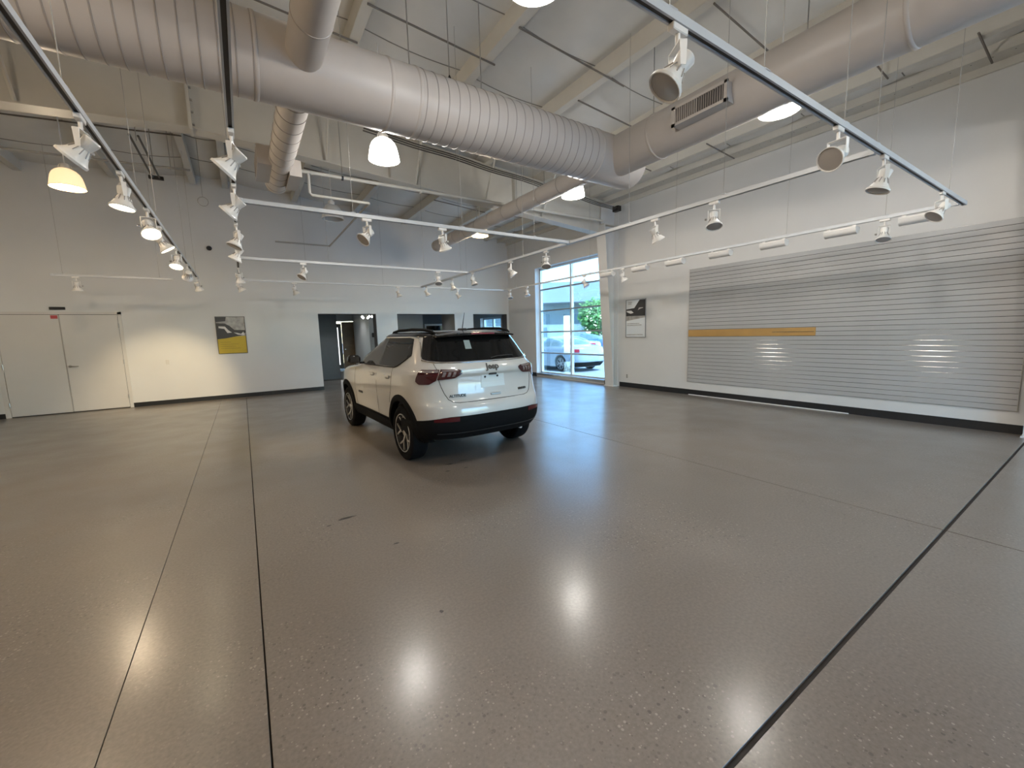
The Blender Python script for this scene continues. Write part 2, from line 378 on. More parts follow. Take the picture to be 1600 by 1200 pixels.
# rods between purlins
for x0, x1, y in ((1.55, 3.25, 5.19), (3.15, 5.0, 4.45), (4.7, 6.3, 5.1), (6.2, 7.75, 2.2), (7.55, 8.4, 3.0), (7.45, 8.4, 4.66), (7.55, 8.4, 1.34), (-.05, 1.6, 5.9), (4.7, 6.2, 2.9), (3.1, 4.7, 1.6), (-3.6, -2.1, 10.4), (-2.1, -.62, 10.4), (1.5, 3.1, 10.6), (3.1, 4.6, 10.0), (4.6, 6.15, 10.6), (1.5, 3.1, 2.9), (6.2, 7.6, 6.0), (6.2, 7.6, 10.2)):
    MB().tube([(x0, y, roof(x0)-.235), (x1, y, roof(x1)-.235)], .012, 6).build('brace_rod', mat('rod_brown', (.16, .14, .12), .6), ce)
def rafter(yc):
    def top(x): return roof(x)-.225
    def bot(x): return 4.70-.073*abs(x-RIDGE)
    for a, b in ((XL, RIDGE), (RIDGE, 8.2)):
        r = MB().prism([(a, bot(a)), (b, bot(b)), (b, top(b)), (a, top(a))], yc-.005, yc+.005).build('rafter_web', STEELW, ce)
        MB().prism([(a, bot(a)-.016), (b, bot(b)-.016), (b, bot(b)), (a, bot(a))], yc-.13, yc+.13).build('bottom_flange', STEELW, r)
        MB().prism([(a, top(a)), (b, top(b)), (b, top(b)+.014), (a, top(a)+.014)], yc-.13, yc+.13).build('top_flange', STEELW, r)
    rp = MB().box((RIDGE-.02, yc-.14, bot(RIDGE)-.04), (RIDGE+.02, yc+.14, top(RIDGE)+.03)).build('ridge_plate', STEELW, ce)
    for k in range(5):
        for s in (-1, 1):
            MB().lathe([(.0001, .052), (.017, .05), (.017, .02)], 6, 'x', (RIDGE, yc+s*.08, bot(RIDGE)+.05+k*.17)).build('bolt', STEEL, rp)
    for x in (-3.6, -2.1, 1.5, 3.08, 4.62, 6.15):
        for s in (-1, 1):
            MB().tube([(x, yc+s*.62, roof(x)-.21), (x, yc+s*.11, bot(x)+.02)], .022, 5).build('flange_brace', STEELW, ce)
    for x in (-4.0, 2.6, 5.4): MB().box((x-.004, yc-.12, bot(x)), (x+.004, yc+.12, top(x))).build('web_stiffener', STEELW, ce)
rafter(8.05); rafter(.55)
def column(yc, label):
    c = empty('steel_column', (8.55, yc, 0), label=label, cat='column', kind='structure')
    x0, x1 = -.08, -.42; H = 4.30
    MB().prism([(x0, 0), (x0+.014, 0), (x1+.014, H), (x1, H)], -.155, .155, 'y').build('inner_flange', WALL, c)
    MB().prism([(x0+.014, 0), (.098, 0), (.098, 4.85), (x1+.014, 4.85), (x1+.014, H)], -.005, .005, 'y').build('web', WALL, c)
    MB().box((.085, -.155, 0), (.099, .155, 4.85)).build('outer_flange', WALL, c)
    MB().box((x0-.04, -.17, 0), (.099, .17, .015)).build('base_plate', WALL, c)
    MB().box((x1-.0, -.13, H-.015), (.09, .13, H+.015)).build('knee_plate', STEELW, c)
column(8.0, 'white tapered steel column between the window and the slat panel')
column(.56, 'white tapered steel column at the near end of the slat panel')

# ------------------------------------------------------------------ hall behind the openings
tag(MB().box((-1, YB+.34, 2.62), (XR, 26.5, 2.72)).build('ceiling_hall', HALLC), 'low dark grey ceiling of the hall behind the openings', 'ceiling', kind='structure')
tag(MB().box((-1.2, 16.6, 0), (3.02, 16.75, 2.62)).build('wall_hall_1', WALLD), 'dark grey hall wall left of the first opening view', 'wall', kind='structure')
wh = MB().box((2.0, 20.5, 0), (3.42, 20.65, 2.62)).box((4.5, 20.5, 0), (5.6, 20.65, 2.62)).box((3.42, 20.5, 2.30), (4.5, 20.65, 2.62))
tag(wh.build('wall_hall_2', WALLG), 'grey end wall of the hall with a doorway', 'wall', kind='structure')
tag(MB().box((4.46, 17.6, 0), (5.05, 20.5, 2.62)).build('wall_hall_3', WALLG), 'light grey hall wall seen in the right half of the first opening', 'wall', kind='structure')
tag(MB().box((5.40, 17.0, 0), (6.58, 17.15, 2.62)).build('wall_hall_4', mat('pale_hall_paint', (.52, .53, .54), .6)), 'pale grey hall partition seen through the middle opening', 'wall', kind='structure')
tag(MB().box((6.58, 17.3, 0), (XR, 17.45, 2.62)).build('wall_hall_5', mat('slate_paint', (.13, .15, .165), .6)), 'slate grey hall wall behind the white framed screen', 'wall', kind='structure')
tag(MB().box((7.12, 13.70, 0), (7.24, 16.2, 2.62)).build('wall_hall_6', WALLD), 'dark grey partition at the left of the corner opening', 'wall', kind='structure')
t = struct('door_2', 'brown wooden hall door beside a bright glass sidelight', 'door')
MB().bbox((3.92, 20.44, 0), (4.46, 20.50, 2.28)).build('leaf', WOOD, t)
MB().box((3.46, 20.52, .1), (3.92, 20.56, 2.2)).build('sidelight_panel', mat('door_dark', (.03, .025, .02), .4), t)
MB().box((3.60, 20.505, .28), (3.77, 20.515, 2.02)).build('daylight_glow', mat('sidelight_daylight_glow', (1, 1, 1), .3, emit=(.95, .97, 1), estr=1.6), t)  # glass emits its own glow in place of daylight from beyond
MB().lathe([(.0001, -.03), (.03, -.03), (.03, 0)], 10, 'y', (4.02, 20.43, 1.0)).build('handle', STEEL, t)
sw = empty('wall_switch', (4.62, 17.595, 1.62), label='small black panel on light grey hall wall in first opening', cat='switch')
MB().bbox((-.07, -.02, -.09), (.07, .005, .09)).build('plate', BLACK, sw); MB().box((-.03, -.026, -.04), (.03, -.018, .04)).build('screen', DARK, sw)
s = empty('wall_screen', (7.28, 17.29, 1.72), label='black screen in a white frame behind the middle opening', cat='screen')
MB().bbox((-.52, -.03, -.32), (.52, .008, .32)).build('frame', mat('screen_frame_white', (.7, .72, .73), .4), s); MB().box((-.45, -.036, -.26), (.45, -.028, .24)).build('display', GLASSD, s)
k = 0
for (x, y, lb) in ((2.75, 15.2, 'recessed round ceiling lamp just inside the first opening'), (3.85, 18.6, 'recessed round hall lamp deeper behind the first opening'), (5.45, 15.4, 'recessed round hall lamp left in the middle opening'), (6.35, 15.5, 'recessed round hall lamp right in the middle opening')):
    r = empty('recessed_lamp', (x, y, 2.62), label=lb, cat='lamp', group='recessed lamps in the hall ceiling')
    MB().lathe([(.115, 0), (.115, -.012), (.09, -.014), (.085, -.004)], 20, 'z').build('trim_ring', SPOTW, r); MB().lathe([(.086, -.006), (.0001, -.006)], 20, 'z').build('lens', LAMPW, r)
    ld = bpy.data.lights.new('downlight', 'SPOT'); ld.energy = 45; ld.spot_size = math.radians(130); ld.spot_blend = .6; ld.shadow_soft_size = .08; ld.color = (1, .96, .9); lo = bpy.data.objects.new('downlight', ld); COL.objects.link(lo); lo.parent = r; lo.location = (0, 0, -.03)
ch = empty('reflection_globes', (4.22, 16.9, 2.62), label='added cluster of glowing globes imitating reflected lamps in the first opening', cat='reflection_cluster')  # glowing globes added to imitate lamps reflected in glass
MB().tube([(0, 0, 0), (0, 0, -.22)], .012, 8).build('stem', CHROME, ch)
for i in range(5):
    a = i*2*PI/5; p = (.2*math.cos(a), .12*math.sin(a), -.27-.05*(i % 2))
    MB().tube([(0, 0, -.2), (p[0], p[1], p[2]+.03)], .006, 6).build('arm', CHROME, ch)
    MB().lathe([(.04*math.sin(PI*q/8)+.0001, p[2]-.04*math.cos(PI*q/8)) for q in range(9)], 12, 'z', (p[0], p[1], 0)).build('globe', LAMPW, ch, smooth=True)

# ------------------------------------------------------------------ double door, signs, posters
d = struct('door_1', 'flush white double door with lever handle and steel hinges', 'door')
MB().box((-4.40, YB-.006, 0), (-2.38, YB+.002, 2.245)).build('reveal', GAP, d)
MB().box((-4.44, YB-.016, 0), (-4.355, YB+.002, 2.30)).box((-2.425, YB-.016, 0), (-2.36, YB+.002, 2.30)).box((-4.44, YB-.016, 2.243), (-2.36, YB+.002, 2.30)).build('door_frame', DOORM, d)
for a, b in ((-4.349, -3.405), (-3.393, -2.431)):
    lf = MB().bbox((a, YB-.022, .022), (b, YB-.004, 2.234), .003).build('leaf', DOORM, d)
    hx = a-.004 if a < -4 else b+.004
    for z in (.28, 1.12, 1.98): MB().tube([(hx, YB-.026, z-.055), (hx, YB-.026, z+.055)], .012, 8).build('hinge', STEEL, lf)
    if a > -4:
        h = MB().lathe([(.0001, -.012), (.03, -.012), (.03, 0)], 14, 'y', (a+.055, YB-.022, 1.07)).build('handle_rose', STEEL, lf)
        MB().tube([(a+.055, YB-.03, 1.07), (a+.055, YB-.075, 1.07), (a+.075, YB-.08, 1.07), (a+.20, YB-.08, 1.065)], .010, 8).build('lever', STEEL, h)
MB().box((-3.40, YB-.027, .03), (-3.386, YB-.004, 2.22)).build('astragal', mat('astragal_grey', (.45, .43, .40), .4, metal=.4), d)
tag(MB().bbox((-3.525, YB-.03, 2.345), (-3.275, YB, 2.405), .005).build('door_closer_sign', BLACK), 'black oblong plate on wall above the double door', 'sign')
tag(MB().box((-3.525, YB-.026, 2.145), (-3.415, YB-.0215, 2.222)).build('red_sticker', REDST), 'small red sticker at top of left door leaf', 'sticker')
sm = empty('wall_sensor', (-.50, YB, 3.93), label='small black sensor high on the back wall', cat='sensor')
MB().lathe([(.05, 0), (.05, -.03), (.03, -.06), (.0001, -.065)], 14, 'y').build('dome', BLACK, sm); MB().lathe([(.06, 0), (.06, -.008)], 14, 'y', cap1=True).build('base', DARK, sm)
ol = empty('wall_outlet', (-1.62, YB, 1.06), label='small white wall plate right of the double door', cat='outlet')
MB().bbox((-.035, -.008, -.055), (.035, 0, .055), .003).build('plate', DOORM, ol); MB().box((-.012, -.012, -.02), (.012, -.007, .02)).build('toggle', DOORM, ol)
ol = empty('wall_outlet', (XR, 7.52, .30), label='white power outlet low on right wall near the column', cat='outlet')
MB().bbox((-.008, -.035, -.055), (0, .035, .055), .003).build('plate', mat('outlet_ivory', (.55, .55, .52), .4), ol)
for z in (-.025, .025): MB().box((-.011, -.014, z-.014), (-.007, .014, z+.014)).build('socket', GAP, ol)

def poster_flat(o, pts, m, name, off):
    """pts in poster plane (u right, v up)"""
    vs = [(p[0], -off, p[1]) for p in pts]
    return MB().add(vs+[(v[0], v[1]+.002, v[2]) for v in vs], [tuple(range(len(vs)))]+[tuple(range(len(vs), 2*len(vs)))[::-1]]+[(i, (i+1) % len(vs), len(vs)+(i+1) % len(vs), len(vs)+i) for i in range(len(vs))]).build(name, m, o)
INK = mat('poster_ink', (.035, .035, .037), .4); INK2 = mat('poster_grey', (.36, .35, .33), .4, noise=.3, nscale=9); INK3 = mat('poster_pale', (.62, .61, .59), .4); YEL = mat('poster_yellow', (.50, .36, .02), .4, noise=.04); YELD = mat('poster_yellow_print', (.32, .24, .02), .4)
def frame(o, w, h, m, fw=.012):
    MB().box((0, -.022, 0), (fw, 0, h)).box((w-fw, -.022, 0), (w, 0, h)).box((0, -.022, 0), (w, 0, fw)).box((0, -.022, h-fw), (w, 0, h)).build('frame', m, o)
p = empty('framed_poster', (-.555, YB, 1.205), label='framed poster with dark car photo over yellow block on back wall', cat='poster')
frame(p, .655, .985, mat('poster_frame_dark', (.06, .055, .05), .4))
MB().box((.005, -.008, .005), (.65, -.001, .98)).build('backing', INK2, p)
poster_flat(p, [(.01, .01), (.645, .01), (.645, .47), (.42, .455), (.2, .41), (.01, .39)], YEL, 'yellow_block', .012)
poster_flat(p, [(.01, .39), (.2, .41), (.42, .455), (.55, .48), (.645, .56), (.645, .62), (.40, .63), (.30, .74), (.2, .80), (.01, .81)], INK, 'car_picture', .0105)
poster_flat(p, [(.06, .73), (.2, .72), (.27, .62), (.34, .56), (.24, .55), (.18, .66), (.06, .68)], INK3, 'picture_highlight', .0125)
poster_flat(p, [(.38, .56), (.47, .50), (.62, .49), (.60, .58), (.54, .52), (.46, .55)], INK3, 'picture_highlight', .0125)
poster_flat(p, [(.01, .84), (.22, .86), (.24, .97), (.01, .97)], INK, 'picture_shade', .0105)
for i, (a, b) in enumerate(((.06, .30), (.06, .46), (.06, .40), (.06, .5))): poster_flat(p, [(a, .30-.055*i), (b, .30-.055*i), (b, .312-.055*i), (a, .312-.055*i)], YELD, 'print_line', .0135)
p = empty('framed_poster', (XR, 7.57, 1.345), -PI/2, label='framed black and white car poster on right wall beside the column', cat='poster')
frame(p, .65, .985, mat('poster_frame_alu', (.30, .31, .33), .35, metal=.5))
MB().box((.005, -.008, .005), (.645, -.001, .98)).build('backing', mat('poster_white', (.68, .72, .74), .4), p)
poster_flat(p, [(.012, .43), (.638, .51), (.638, .55), (.012, .56)], INK2, 'road', .010)
poster_flat(p, [(.012, .56), (.638, .55), (.638, .965), (.45, .965), (.28, .76), (.012, .74)], INK, 'car_picture', .011)
poster_flat(p, [(.02, .70), (.18, .70), (.26, .64), (.16, .62), (.05, .66)], INK3, 'picture_highlight', .0125)
poster_flat(p, [(.40, .72), (.56, .75), (.56, .765), (.43, .76), (.40, .70)], INK3, 'picture_highlight', .0125)
for a, b, z in ((.07, .21, .905), (.07, .19, .865), (.04, .45, .35), (.04, .52, .31), (.04, .56, .06)): poster_flat(p, [(a, z), (b, z), (b, z+.018), (a, z+.018)], INK2, 'print_line', .0125)

# ------------------------------------------------------------------ slat wall
SZ0, SZ1, SY0, SY1 = .31, 2.865, .80, 5.70; NS = 32; PIT = (SZ1-SZ0)/NS
sl = empty('slat_wall', (XR, SY0, SZ0), label='large grey horizontal slat panel on right wall', cat='slat wall')
MB().box((-.012, 0, 0), (0, SY1-SY0, SZ1-SZ0)).build('backing', GROOVE, sl)
me = MB().bbox((-.028, .002, .0028), (-.012, SY1-SY0-.002, PIT-.0028), .002).mesh('slat')
for i in range(NS): link('slat', me, SLATM, sl, (0, 0, i*PIT))
me = MB().tube([(-.0235, .002, 0), (-.0235, SY1-SY0-.002, 0)], .0026, 8).mesh('groove_insert', True)
for i in range(1, NS): link('groove_insert', me, mat('insert_aluminium', (.30, .29, .28), .16, metal=1), sl, (0, 0, i*PIT))
MB().box((-.03, SY1-SY0-.004, 0), (0, SY1-SY0+.004, SZ1-SZ0)).box((-.03, -.004, 0), (0, .004, SZ1-SZ0)).build('edge_trim', STEEL, sl)
ob = empty('orange_strip', (XR-.028, 3.18, SZ0+13*PIT), label='orange laminate strip across left half of slat panel', cat='strip')
MB().bbox((-.008, 0, .004), (0, SY1-3.18, 1.93*PIT), .002).build('board', ORANGE, ob)
MB().box((-.0095, 0.02, .92*PIT), (-.0075, .72, 1.02*PIT)).build('groove_insert', CHROME, ob)

# ------------------------------------------------------------------ ducts
DZ, DYM, DXM = 4.10, 4.64, 4.90
du = empty('air_duct', (DXM, DYM, DZ), label='large round cream spiral air duct with branches under the roof', cat='duct')
def cyl(axis, r, a, b, org, name, capa=True, capb=True, parent=du, n=48, m=DUCT):
    return MB().lathe([(r, a), (r, b)], n, axis, org, capa, capb).build(name, m, parent, smooth=True)
def ribs(axis, r, a, b, step, org, parent=du):
    mb = MB(); h = a
    while h < b: mb.lathe([(r-.002, h-.007), (r+.005, h-.0035), (r+.005, h+.0035), (r-.002, h+.007)], 48, axis, org); h += step
    return tag(mb.build('spiral_seams', SEAM, parent, smooth=60), kind='stuff')
R1, R2, RF, RB = .337, .277, .149, .157
# main trunk along X: left of the elbow; local coordinates from the elbow centre
trunk = cyl('x', R1, XL-DXM+.2, .42, (0, 0, 0), 'trunk')
ribs('x', R1, XL-DXM+.3, .35-DXM, .125, (0, 0, 0)); ribs('x', R1, 1.86-DXM, -.45, .125, (0, 0, 0))
for h in (.32-DXM, 1.50-DXM, 1.80-DXM, -.42):
    MB().lathe([(R1-.002, h-.02), (R1+.008, h-.012), (R1+.008, h+.012), (R1-.002, h+.02)], 48, 'x').build('collar', DUCT, du, smooth=60)
MB().lathe([(R1, .42), (R1*.97, .46), (R1*.80, .50), (.0001, .52)], 48, 'x').build('end_cap', DUCT, du, smooth=True)
run = cyl('y', R2, -9.0, 0, (0, 0, 0), 'side_run')
far = cyl('y', RF, 0, 11.25-DYM, (0, 0, -.02), 'far_run'); ribs('y', RF, .5, 11.2-DYM, .6, (0, 0, -.02))
MB().lathe([(RF+.004, 11.18-DYM), (RF+.004, 11.27-DYM)], 32, 'y', (0, 0, -.02)).build('end_collar', DUCT, du, smooth=True)
for h in (-.9, -3.4): MB().lathe([(R2-.002, h-.02), (R2+.008, h-.012), (R2+.008, h+.012), (R2-.002, h+.02)], 48, 'y').build('collar', DUCT, du, smooth=60)
bx = .70-DXM
near = cyl('y', RB, -9.0, 0, (bx, 0, .0), 'near_branch'); ribs('y', RB, -8.9, -.4, .9, (bx, 0, 0))
fb = cyl('y', RB, 0, 8.05-DYM, (bx, 0, 0), 'far_branch'); ribs('y', RB, .5, 8.0-DYM, .28, (bx, 0, 0))
# side register boxes
rg = MB().box((bx-.30, 6.95-DYM, -.10), (bx-.10, 7.75-DYM, .16)).build('register_box', DUCT, du)
for k in range(7): MB().box((bx-.305, 7.0-DYM+k*.1, -.07), (bx-.298, 7.05-DYM+k*.1, .13)).build('louver', SEAM, rg)
MB().box((bx+.10, 7.0-DYM, -.18), (bx+.26, 7.7-DYM, .05)).build('register_box', DUCT, du)
# supply register on the side run facing the room
rg = MB().box((-.36, -2.02, -.16), (-.20, -1.36, .04)).build('supply_register', DUCT, du)
MB().box((-.365, -1.99, -.135), (-.358, -1.40, .02)).build('grille_opening', GAP, rg)
for k in range(22):
    y = -1.975+k*.0268
    MB().box((-.374, y, -.135), (-.362, y+(.008 if k < 11 else .016), .02)).build('grille_bar', SEAM, rg)
MB().box((-.378, -2.03, -.165), (-.358, -1.99, .05)).box((-.378, -1.40, -.165), (-.358, -1.35, .05)).box((-.378, -2.03, .02), (-.358, -1.35, .05)).box((-.378, -2.03, -.165), (-.358, -1.35, -.135)).build('grille_frame', DUCT, rg)
# hangers
for p in ((-.0, -2.6), (0, -.8), (0, 1.6), (0, 4.2), (-2.2, 0), (-3.1, 0), (-6.0, 0), (bx, 1.8)):
    rr = R1 if p[1] == 0 else (R2 if p[1] < 0 else RF)
    MB().tube([(p[0], p[1], rr-.03), (p[0], p[1], roof(DXM+p[0])-.03-DZ)], .006, 6).build('hanger_rod', STEEL, du)
cl = empty('duct_clip', (2.28, DYM, DZ+R1+.006), label='small black clamp on top of the main duct', cat='clamp')
MB().add([(-.03, -.03, 0), (.03, -.03, 0), (.03, .03, 0), (-.03, .03, 0), (0, 0, .10)], [(0, 3, 2, 1), (0, 1, 4), (1, 2, 4), (2, 3, 4), (3, 0, 4)]).build('wedge', BLACK, cl)
MB().tube([(0, 0, .08), (0, 0, roof(2.28)-.06-DZ-R1)], .005, 6).build('wire', STEEL, cl)

# ------------------------------------------------------------------ pipes, conduits, cables
sp = empty('sprinkler_pipe', (.68, 7.7, 4.25), label='white sprinkler pipe with a drop in front of the rafter', cat='pipe')
MB().tube([(.21, 0, 0), (7.2, 0, .06)], .03, 12).build('main_pipe', STEELW, sp, smooth=True)
MB().tube([(.45, 0, 0), (.47, 0, -.04), (.47, 0, -.32), (.50, 0, -.35), (1.42, 0, -.35)], .022, 10).build('drop', STEELW, sp, smooth=True)
MB().tube([(1.42, 0, -.35), (1.42, 3.95, -.35), (.2, 3.95, -.35)], .02, 10).build('branch_line', mat('pipe_grey', (.35, .34, .32), .5), sp, smooth=True)
for x in (.26, .36, .52, 1.0, 2.4): MB().lathe([(.036, x-.015), (.036, x+.015)], 12, 'x', cap0=True, cap1=True).build('coupling', STEELW if x != 1.0 else BLACK, sp, smooth=True)
for x in (1.0, 2.4, 4.6): MB().tube([(x, 0, 0), (x, 0, roof(x+.68)-.2-4.25)], .006, 6).build('hanger_rod', STEEL, sp)
pts = []
cb = empty('cable_bundle', (1.77, 6.46, 4.6), label='bundle of dark cables draped from the duct to the corner', cat='cables')
for k in range(3):
    pts = []
    for q in range(25):
        u = q/24; pts.append((6.44*u, .045*k+1.02*u, -.012*k-.02*math.sin(PI*4*u)**2))
    MB().tube(pts, .010, 6).build('cable', CABLEB, cb, smooth=True)
MB().box((6.40, .98, -.07), (6.52, 1.16, .05)).build('junction_box', BLACK, cb)
for u in (.25, .5, .75): MB().tube([(6.44*u, 1.02*u+.05, -.05), (6.44*u, 1.02*u+.05, roof(1.77+6.44*u)-.21-4.6)], .005, 6).build('hanger_rod', STEEL, cb)
ck = empty('conduit_pair', (-1.06, 8.35, 4.58), label='pair of dark conduits ending in a black clamp at left', cat='conduit')
for x in (-.05, .05): MB().tube([(x, 0, .0), (x, 1.9, 0)], .016, 8).build('conduit', CABLEB, ck, smooth=True)
MB().bbox((-.11, 1.86, -.03), (.11, 1.92, .03), .006).build('clamp', BLACK, ck)
for y in (.2, 1.7): MB().tube([(0, y, 0), (0, y, roof(-1.06)-.03-4.58)], .006, 6).build('hanger_rod', STEEL, ck)
cr = empty('conduit_ring', (-.42, 10.9, 4.43), label='small loop of grey cable hanging near the ridge at left', cat='cable')
MB().tube([(.09*math.cos(a*PI/8), 0, .09*math.sin(a*PI/8)) for a in range(16)], .008, 6, closed=True).build('loop', STEEL, cr); MB().tube([(0, 0, .09), (0, 0, roof(-.42)-.03-4.43)], .005, 6).build('drop_cable', STEEL, cr)
fb_ = empty('cross_pipe', (-2.05, 10.5, 4.84), label='thin grey pipe crossing below the roof at left', cat='pipe')
MB().tube([(-2, 0, -.1), (1.5, 0, .05)], .02, 8).build('pipe', mat('pipe_grey', (.35, .34, .32), .5), fb_)
for x in (-1.5, 1.2): MB().tube([(x, 0, 0), (x, 0, roof(-2.05+x)-.03-4.84)], .006, 6).build('hanger_rod', STEEL, fb_)

# ------------------------------------------------------------------ light tracks
ZT = 2.95
def track(axis, c, a, b, label, cables=()):
    """bar along axis at constant other coordinate; root at its start"""
    o = empty('light_track', (c, a, ZT) if axis == 'y' else (a, c, ZT), 0 if axis == 'y' else -PI/2, label=label, cat='light track', group='white lighting tracks')
    L = b-a; me = MB()
    me.box((-.022, 0, -.004), (.022, L, .022)).box((-.022, 0, -.02), (-.011, L, -.004)).box((.011, 0, -.02), (.022, L, -.004)); me.build('rail', TRACKM, o)
    MB().box((-.011, 0, -.012), (.011, L, -.004)).build('slot', SLOT, o)
    for e in (0, L): MB().bbox((-.024, e-.02, -.023), (.024, e+.02, .026), .003).build('end_cap', TRACKM, o)
    for q in cables:
        x = c if axis == 'y' else q
        cc = MB().tube([(0, q-a, .015), (0, q-a, roof(x)-.05-ZT)], .0028, 6).build('suspension_cable', mat('cable_grey', (.33, .32, .30), .5), o)
        MB().bbox((-.022, q-a-.03, .015), (.022, q-a+.03, .03), .003).build('cable_clip', TRACKM, cc)
    return o
# along Y the local frame is unrotated; along X it is turned so local +Y points along +X
def T(axis, *k, **kw): return track(axis, *k, **kw)
T1X, T2X, T7X, T8X, T3Y, T4Y, T5Y, T6Y = -.705, .06, 4.50, 7.36, 1.29, 5.10, 8.55, 11.6
T('y', T1X, -2.5, 11.5, 'leftmost long light track running towards the double door', cables=(1.0, 3.4, 5.3, 6.4, 9.4, 11.2))
T('y', T2X, -2.5, 11.62, 'long light track running straight ahead, second from left', cables=(2.1, 6.2, 9.0))
T('x', T3Y, .11, 7.42, 'near light track crossing the top right of the picture', cables=(1.75, 2.6, 3.75, 4.4, 6.7))
T('x', T4Y, .11, 4.45, 'nearest of the three cross tracks over the white car', cables=(1.2, 2.6, 3.8))
T('x', T5Y, .11, 4.45, 'middle of the three cross tracks over the white car', cables=(1.5, 3.4))
T('x', T6Y, .11, 7.31, 'farthest cross track in front of the back wall', cables=(1.5, 3.4, 6.0))
T('y', T7X, T3Y+.05, 11.55, 'long light track right of the white car with unlit spots', cables=(2.6, 3.9, 6.4, 9.0))
T('y', T8X, T3Y+.05, 11.65, 'light track with wall washers in front of the slat panel', cables=(2.0, 3.2, 5.2, 7.6, 10.9))
T('x', 11.98, -3.05, -1.19, 'short light track above the double door', cables=(-2.9, -1.4))

# ------------------------------------------------------------------ track spotlights
def spot_meshes():
    d = {}
    d['adapter'] = MB().bbox((-.018, -.055, -.052), (.018, .055, -.0205), .004).mesh('adapter')
    d['stem'] = MB().tube([(0, 0, -.04), (0, 0, -.105)], .011, 10).mesh('stem', True)
    yk = MB()
    yk.bbox((-.062, -.017, -.112), (.062, .017, -.106), .002)
    for sg in (-1, 1): yk.prism([(-.017, -.108), (.017, -.108), (.012, -.215), (-.012, -.215)], sg*.058, sg*.062, 'x')
    d['yoke'] = yk.mesh('yoke')
    # head, pivot at origin, shining towards -z: flared can, narrow waist, flared shade
    d['can'] = MB().lathe([(.0001, .074), (.040, .073), (.046, .066), (.044, .05), (.036, .004), (.034, -.006)], 20).mesh('can', True)
    d['shade'] = MB().lathe([(.034, -.002), (.040, -.014), (.056, -.046), (.070, -.070), (.079, -.082), (.084, -.085), (.084, -.100), (.079, -.100), (.066, -.068), (.03, -.006)], 24).mesh('shade', True)
    fins = MB()
    for k in range(10):
        a = 2*PI*k/10; c, s_ = math.cos(a), math.sin(a); fins.tube([(.037*c, .037*s_, .004), (.056*c, .056*s_, -.042)], .003, 4)
    d['vent_fins'] = fins.mesh('vent_fins')
    d['lamp'] = MB().lathe([(.079, -.092), (.05, -.097), (.0001, -.099)], 24).mesh('lamp', True)
    d['knob'] = MB().lathe([(.0001, .095), (.012, .093), (.012, .072)], 10, 'x').mesh('knob', True)
    return d
SM = spot_meshes()
def spot(x, y, tilt, az, lit, label, trackdir='y', group='track spotlights', power=0):
    """tilt from straight down (deg), az heading of the beam (deg from +X)"""
    r = empty('track_spotlight', (x, y, ZT), 0, label=label, cat='spotlight', group=group)
    td = 0 if trackdir == 'y' else PI/2; a = math.radians(az)
    link('adapter', SM['adapter'], SPOTW, r, rot=(0, 0, td)); link('stem', SM['stem'], SPOTW, r)
    yk = link('yoke', SM['yoke'], SPOTW, r, rot=(0, 0, a-PI/2)); 
    Rm = (Matrix.Rotation(a-PI/2, 4, 'Z') @ Matrix.Rotation(math.radians(tilt), 4, 'X')).to_euler()
    pv = (0, 0, -.205)
    h = link('housing_can', SM['can'], SPOTW, r, pv, Rm); 
    link('vent_fins', SM['vent_fins'], SPOTL, h)
    link('shade', SM['shade'], SPOTW, r, pv, Rm); l = link('lamp_on' if lit else 'lamp', bpy.data.meshes.new_from_object(bpy.data.objects.new('tmp', SM['lamp'])) if False else SM['lamp'].copy(), None, r, pv, Rm)
    l.data.materials.clear(); l.data.materials.append(SPOTON if lit else SPOTL); l.name = 'lamp'
    link('knob', SM['knob'], STEEL, r, pv, (0, 0, a-PI/2))
    if power:
        ld = bpy.data.lights.new('beam', 'SPOT'); ld.energy = power; ld.color = (1, .78, .46); ld.spot_size = math.radians(46); ld.spot_blend = .8; ld.shadow_soft_size = .05
        lo = bpy.data.objects.new('beam', ld); COL.objects.link(lo); lo.parent = r
        lo.matrix_parent_inverse = Matrix(); lo.location = Vector(pv)+Rm.to_matrix() @ Vector((0, 0, -.125)); lo.rotation_euler = Rm
    return r
ORD = ['nearest', 'second', 'third', 'fourth', 'fifth', 'sixth', 'seventh', 'eighth']
def olab(i, n, what, where):
    if i == 0: return f'nearest {what} on {where}'
    if i == n-1: return f'farthest {what} on {where}'
    return f'{what}, {ORD[i]} from the near end of {where}'
L1 = [(3.65, 45, 168), (4.65, 10, 200), (5.75, 35, 290), (6.55, 32, 5), (7.95, 25, 250), (9.45, 58, 104), (11.3, 30, 60)]
for i, (y, tl, az) in enumerate(L1): spot(T1X, y, tl, az, i < 6, olab(i, len(L1), 'glowing white spotlight' if i < 6 else 'white spotlight', 'leftmost track'), power=(25, 25, 20, 120, 30, 480, 0)[i])
L2 = [(3.42, 45, 162), (4.55, 45, 165), (6.0, 25, 200), (6.95, 30, 160), (9.6, 15, 60), (11.2, 30, 20)]
for i, (y, tl, az) in enumerate(L2): spot(T2X, y, tl, az, False, olab(i, len(L2), 'unlit white spotlight', 'track straight ahead'))
for x, tl, az, lb in ((1.81, 38, 150, 'large white spotlight on the near crossing track at top right'), (3.66, 62, 172, 'spotlight aimed left on the near crossing track, end disc visible'), (4.61, 18, 130, 'downward white spotlight on the near crossing track beside the left-aimed one'), (6.45, 42, 140, 'white spotlight at the corner where near track meets wall-washer track')):
    spot(x, T3Y, tl, az, False, lb, 'x')
for i, (x, tl, az) in enumerate(((1.35, 45, 200), (2.31, 25, 20))): spot(x, T4Y, tl, az, False, ('left', 'right')[i]+' unlit spotlight on the nearest cross track over the car', 'x')
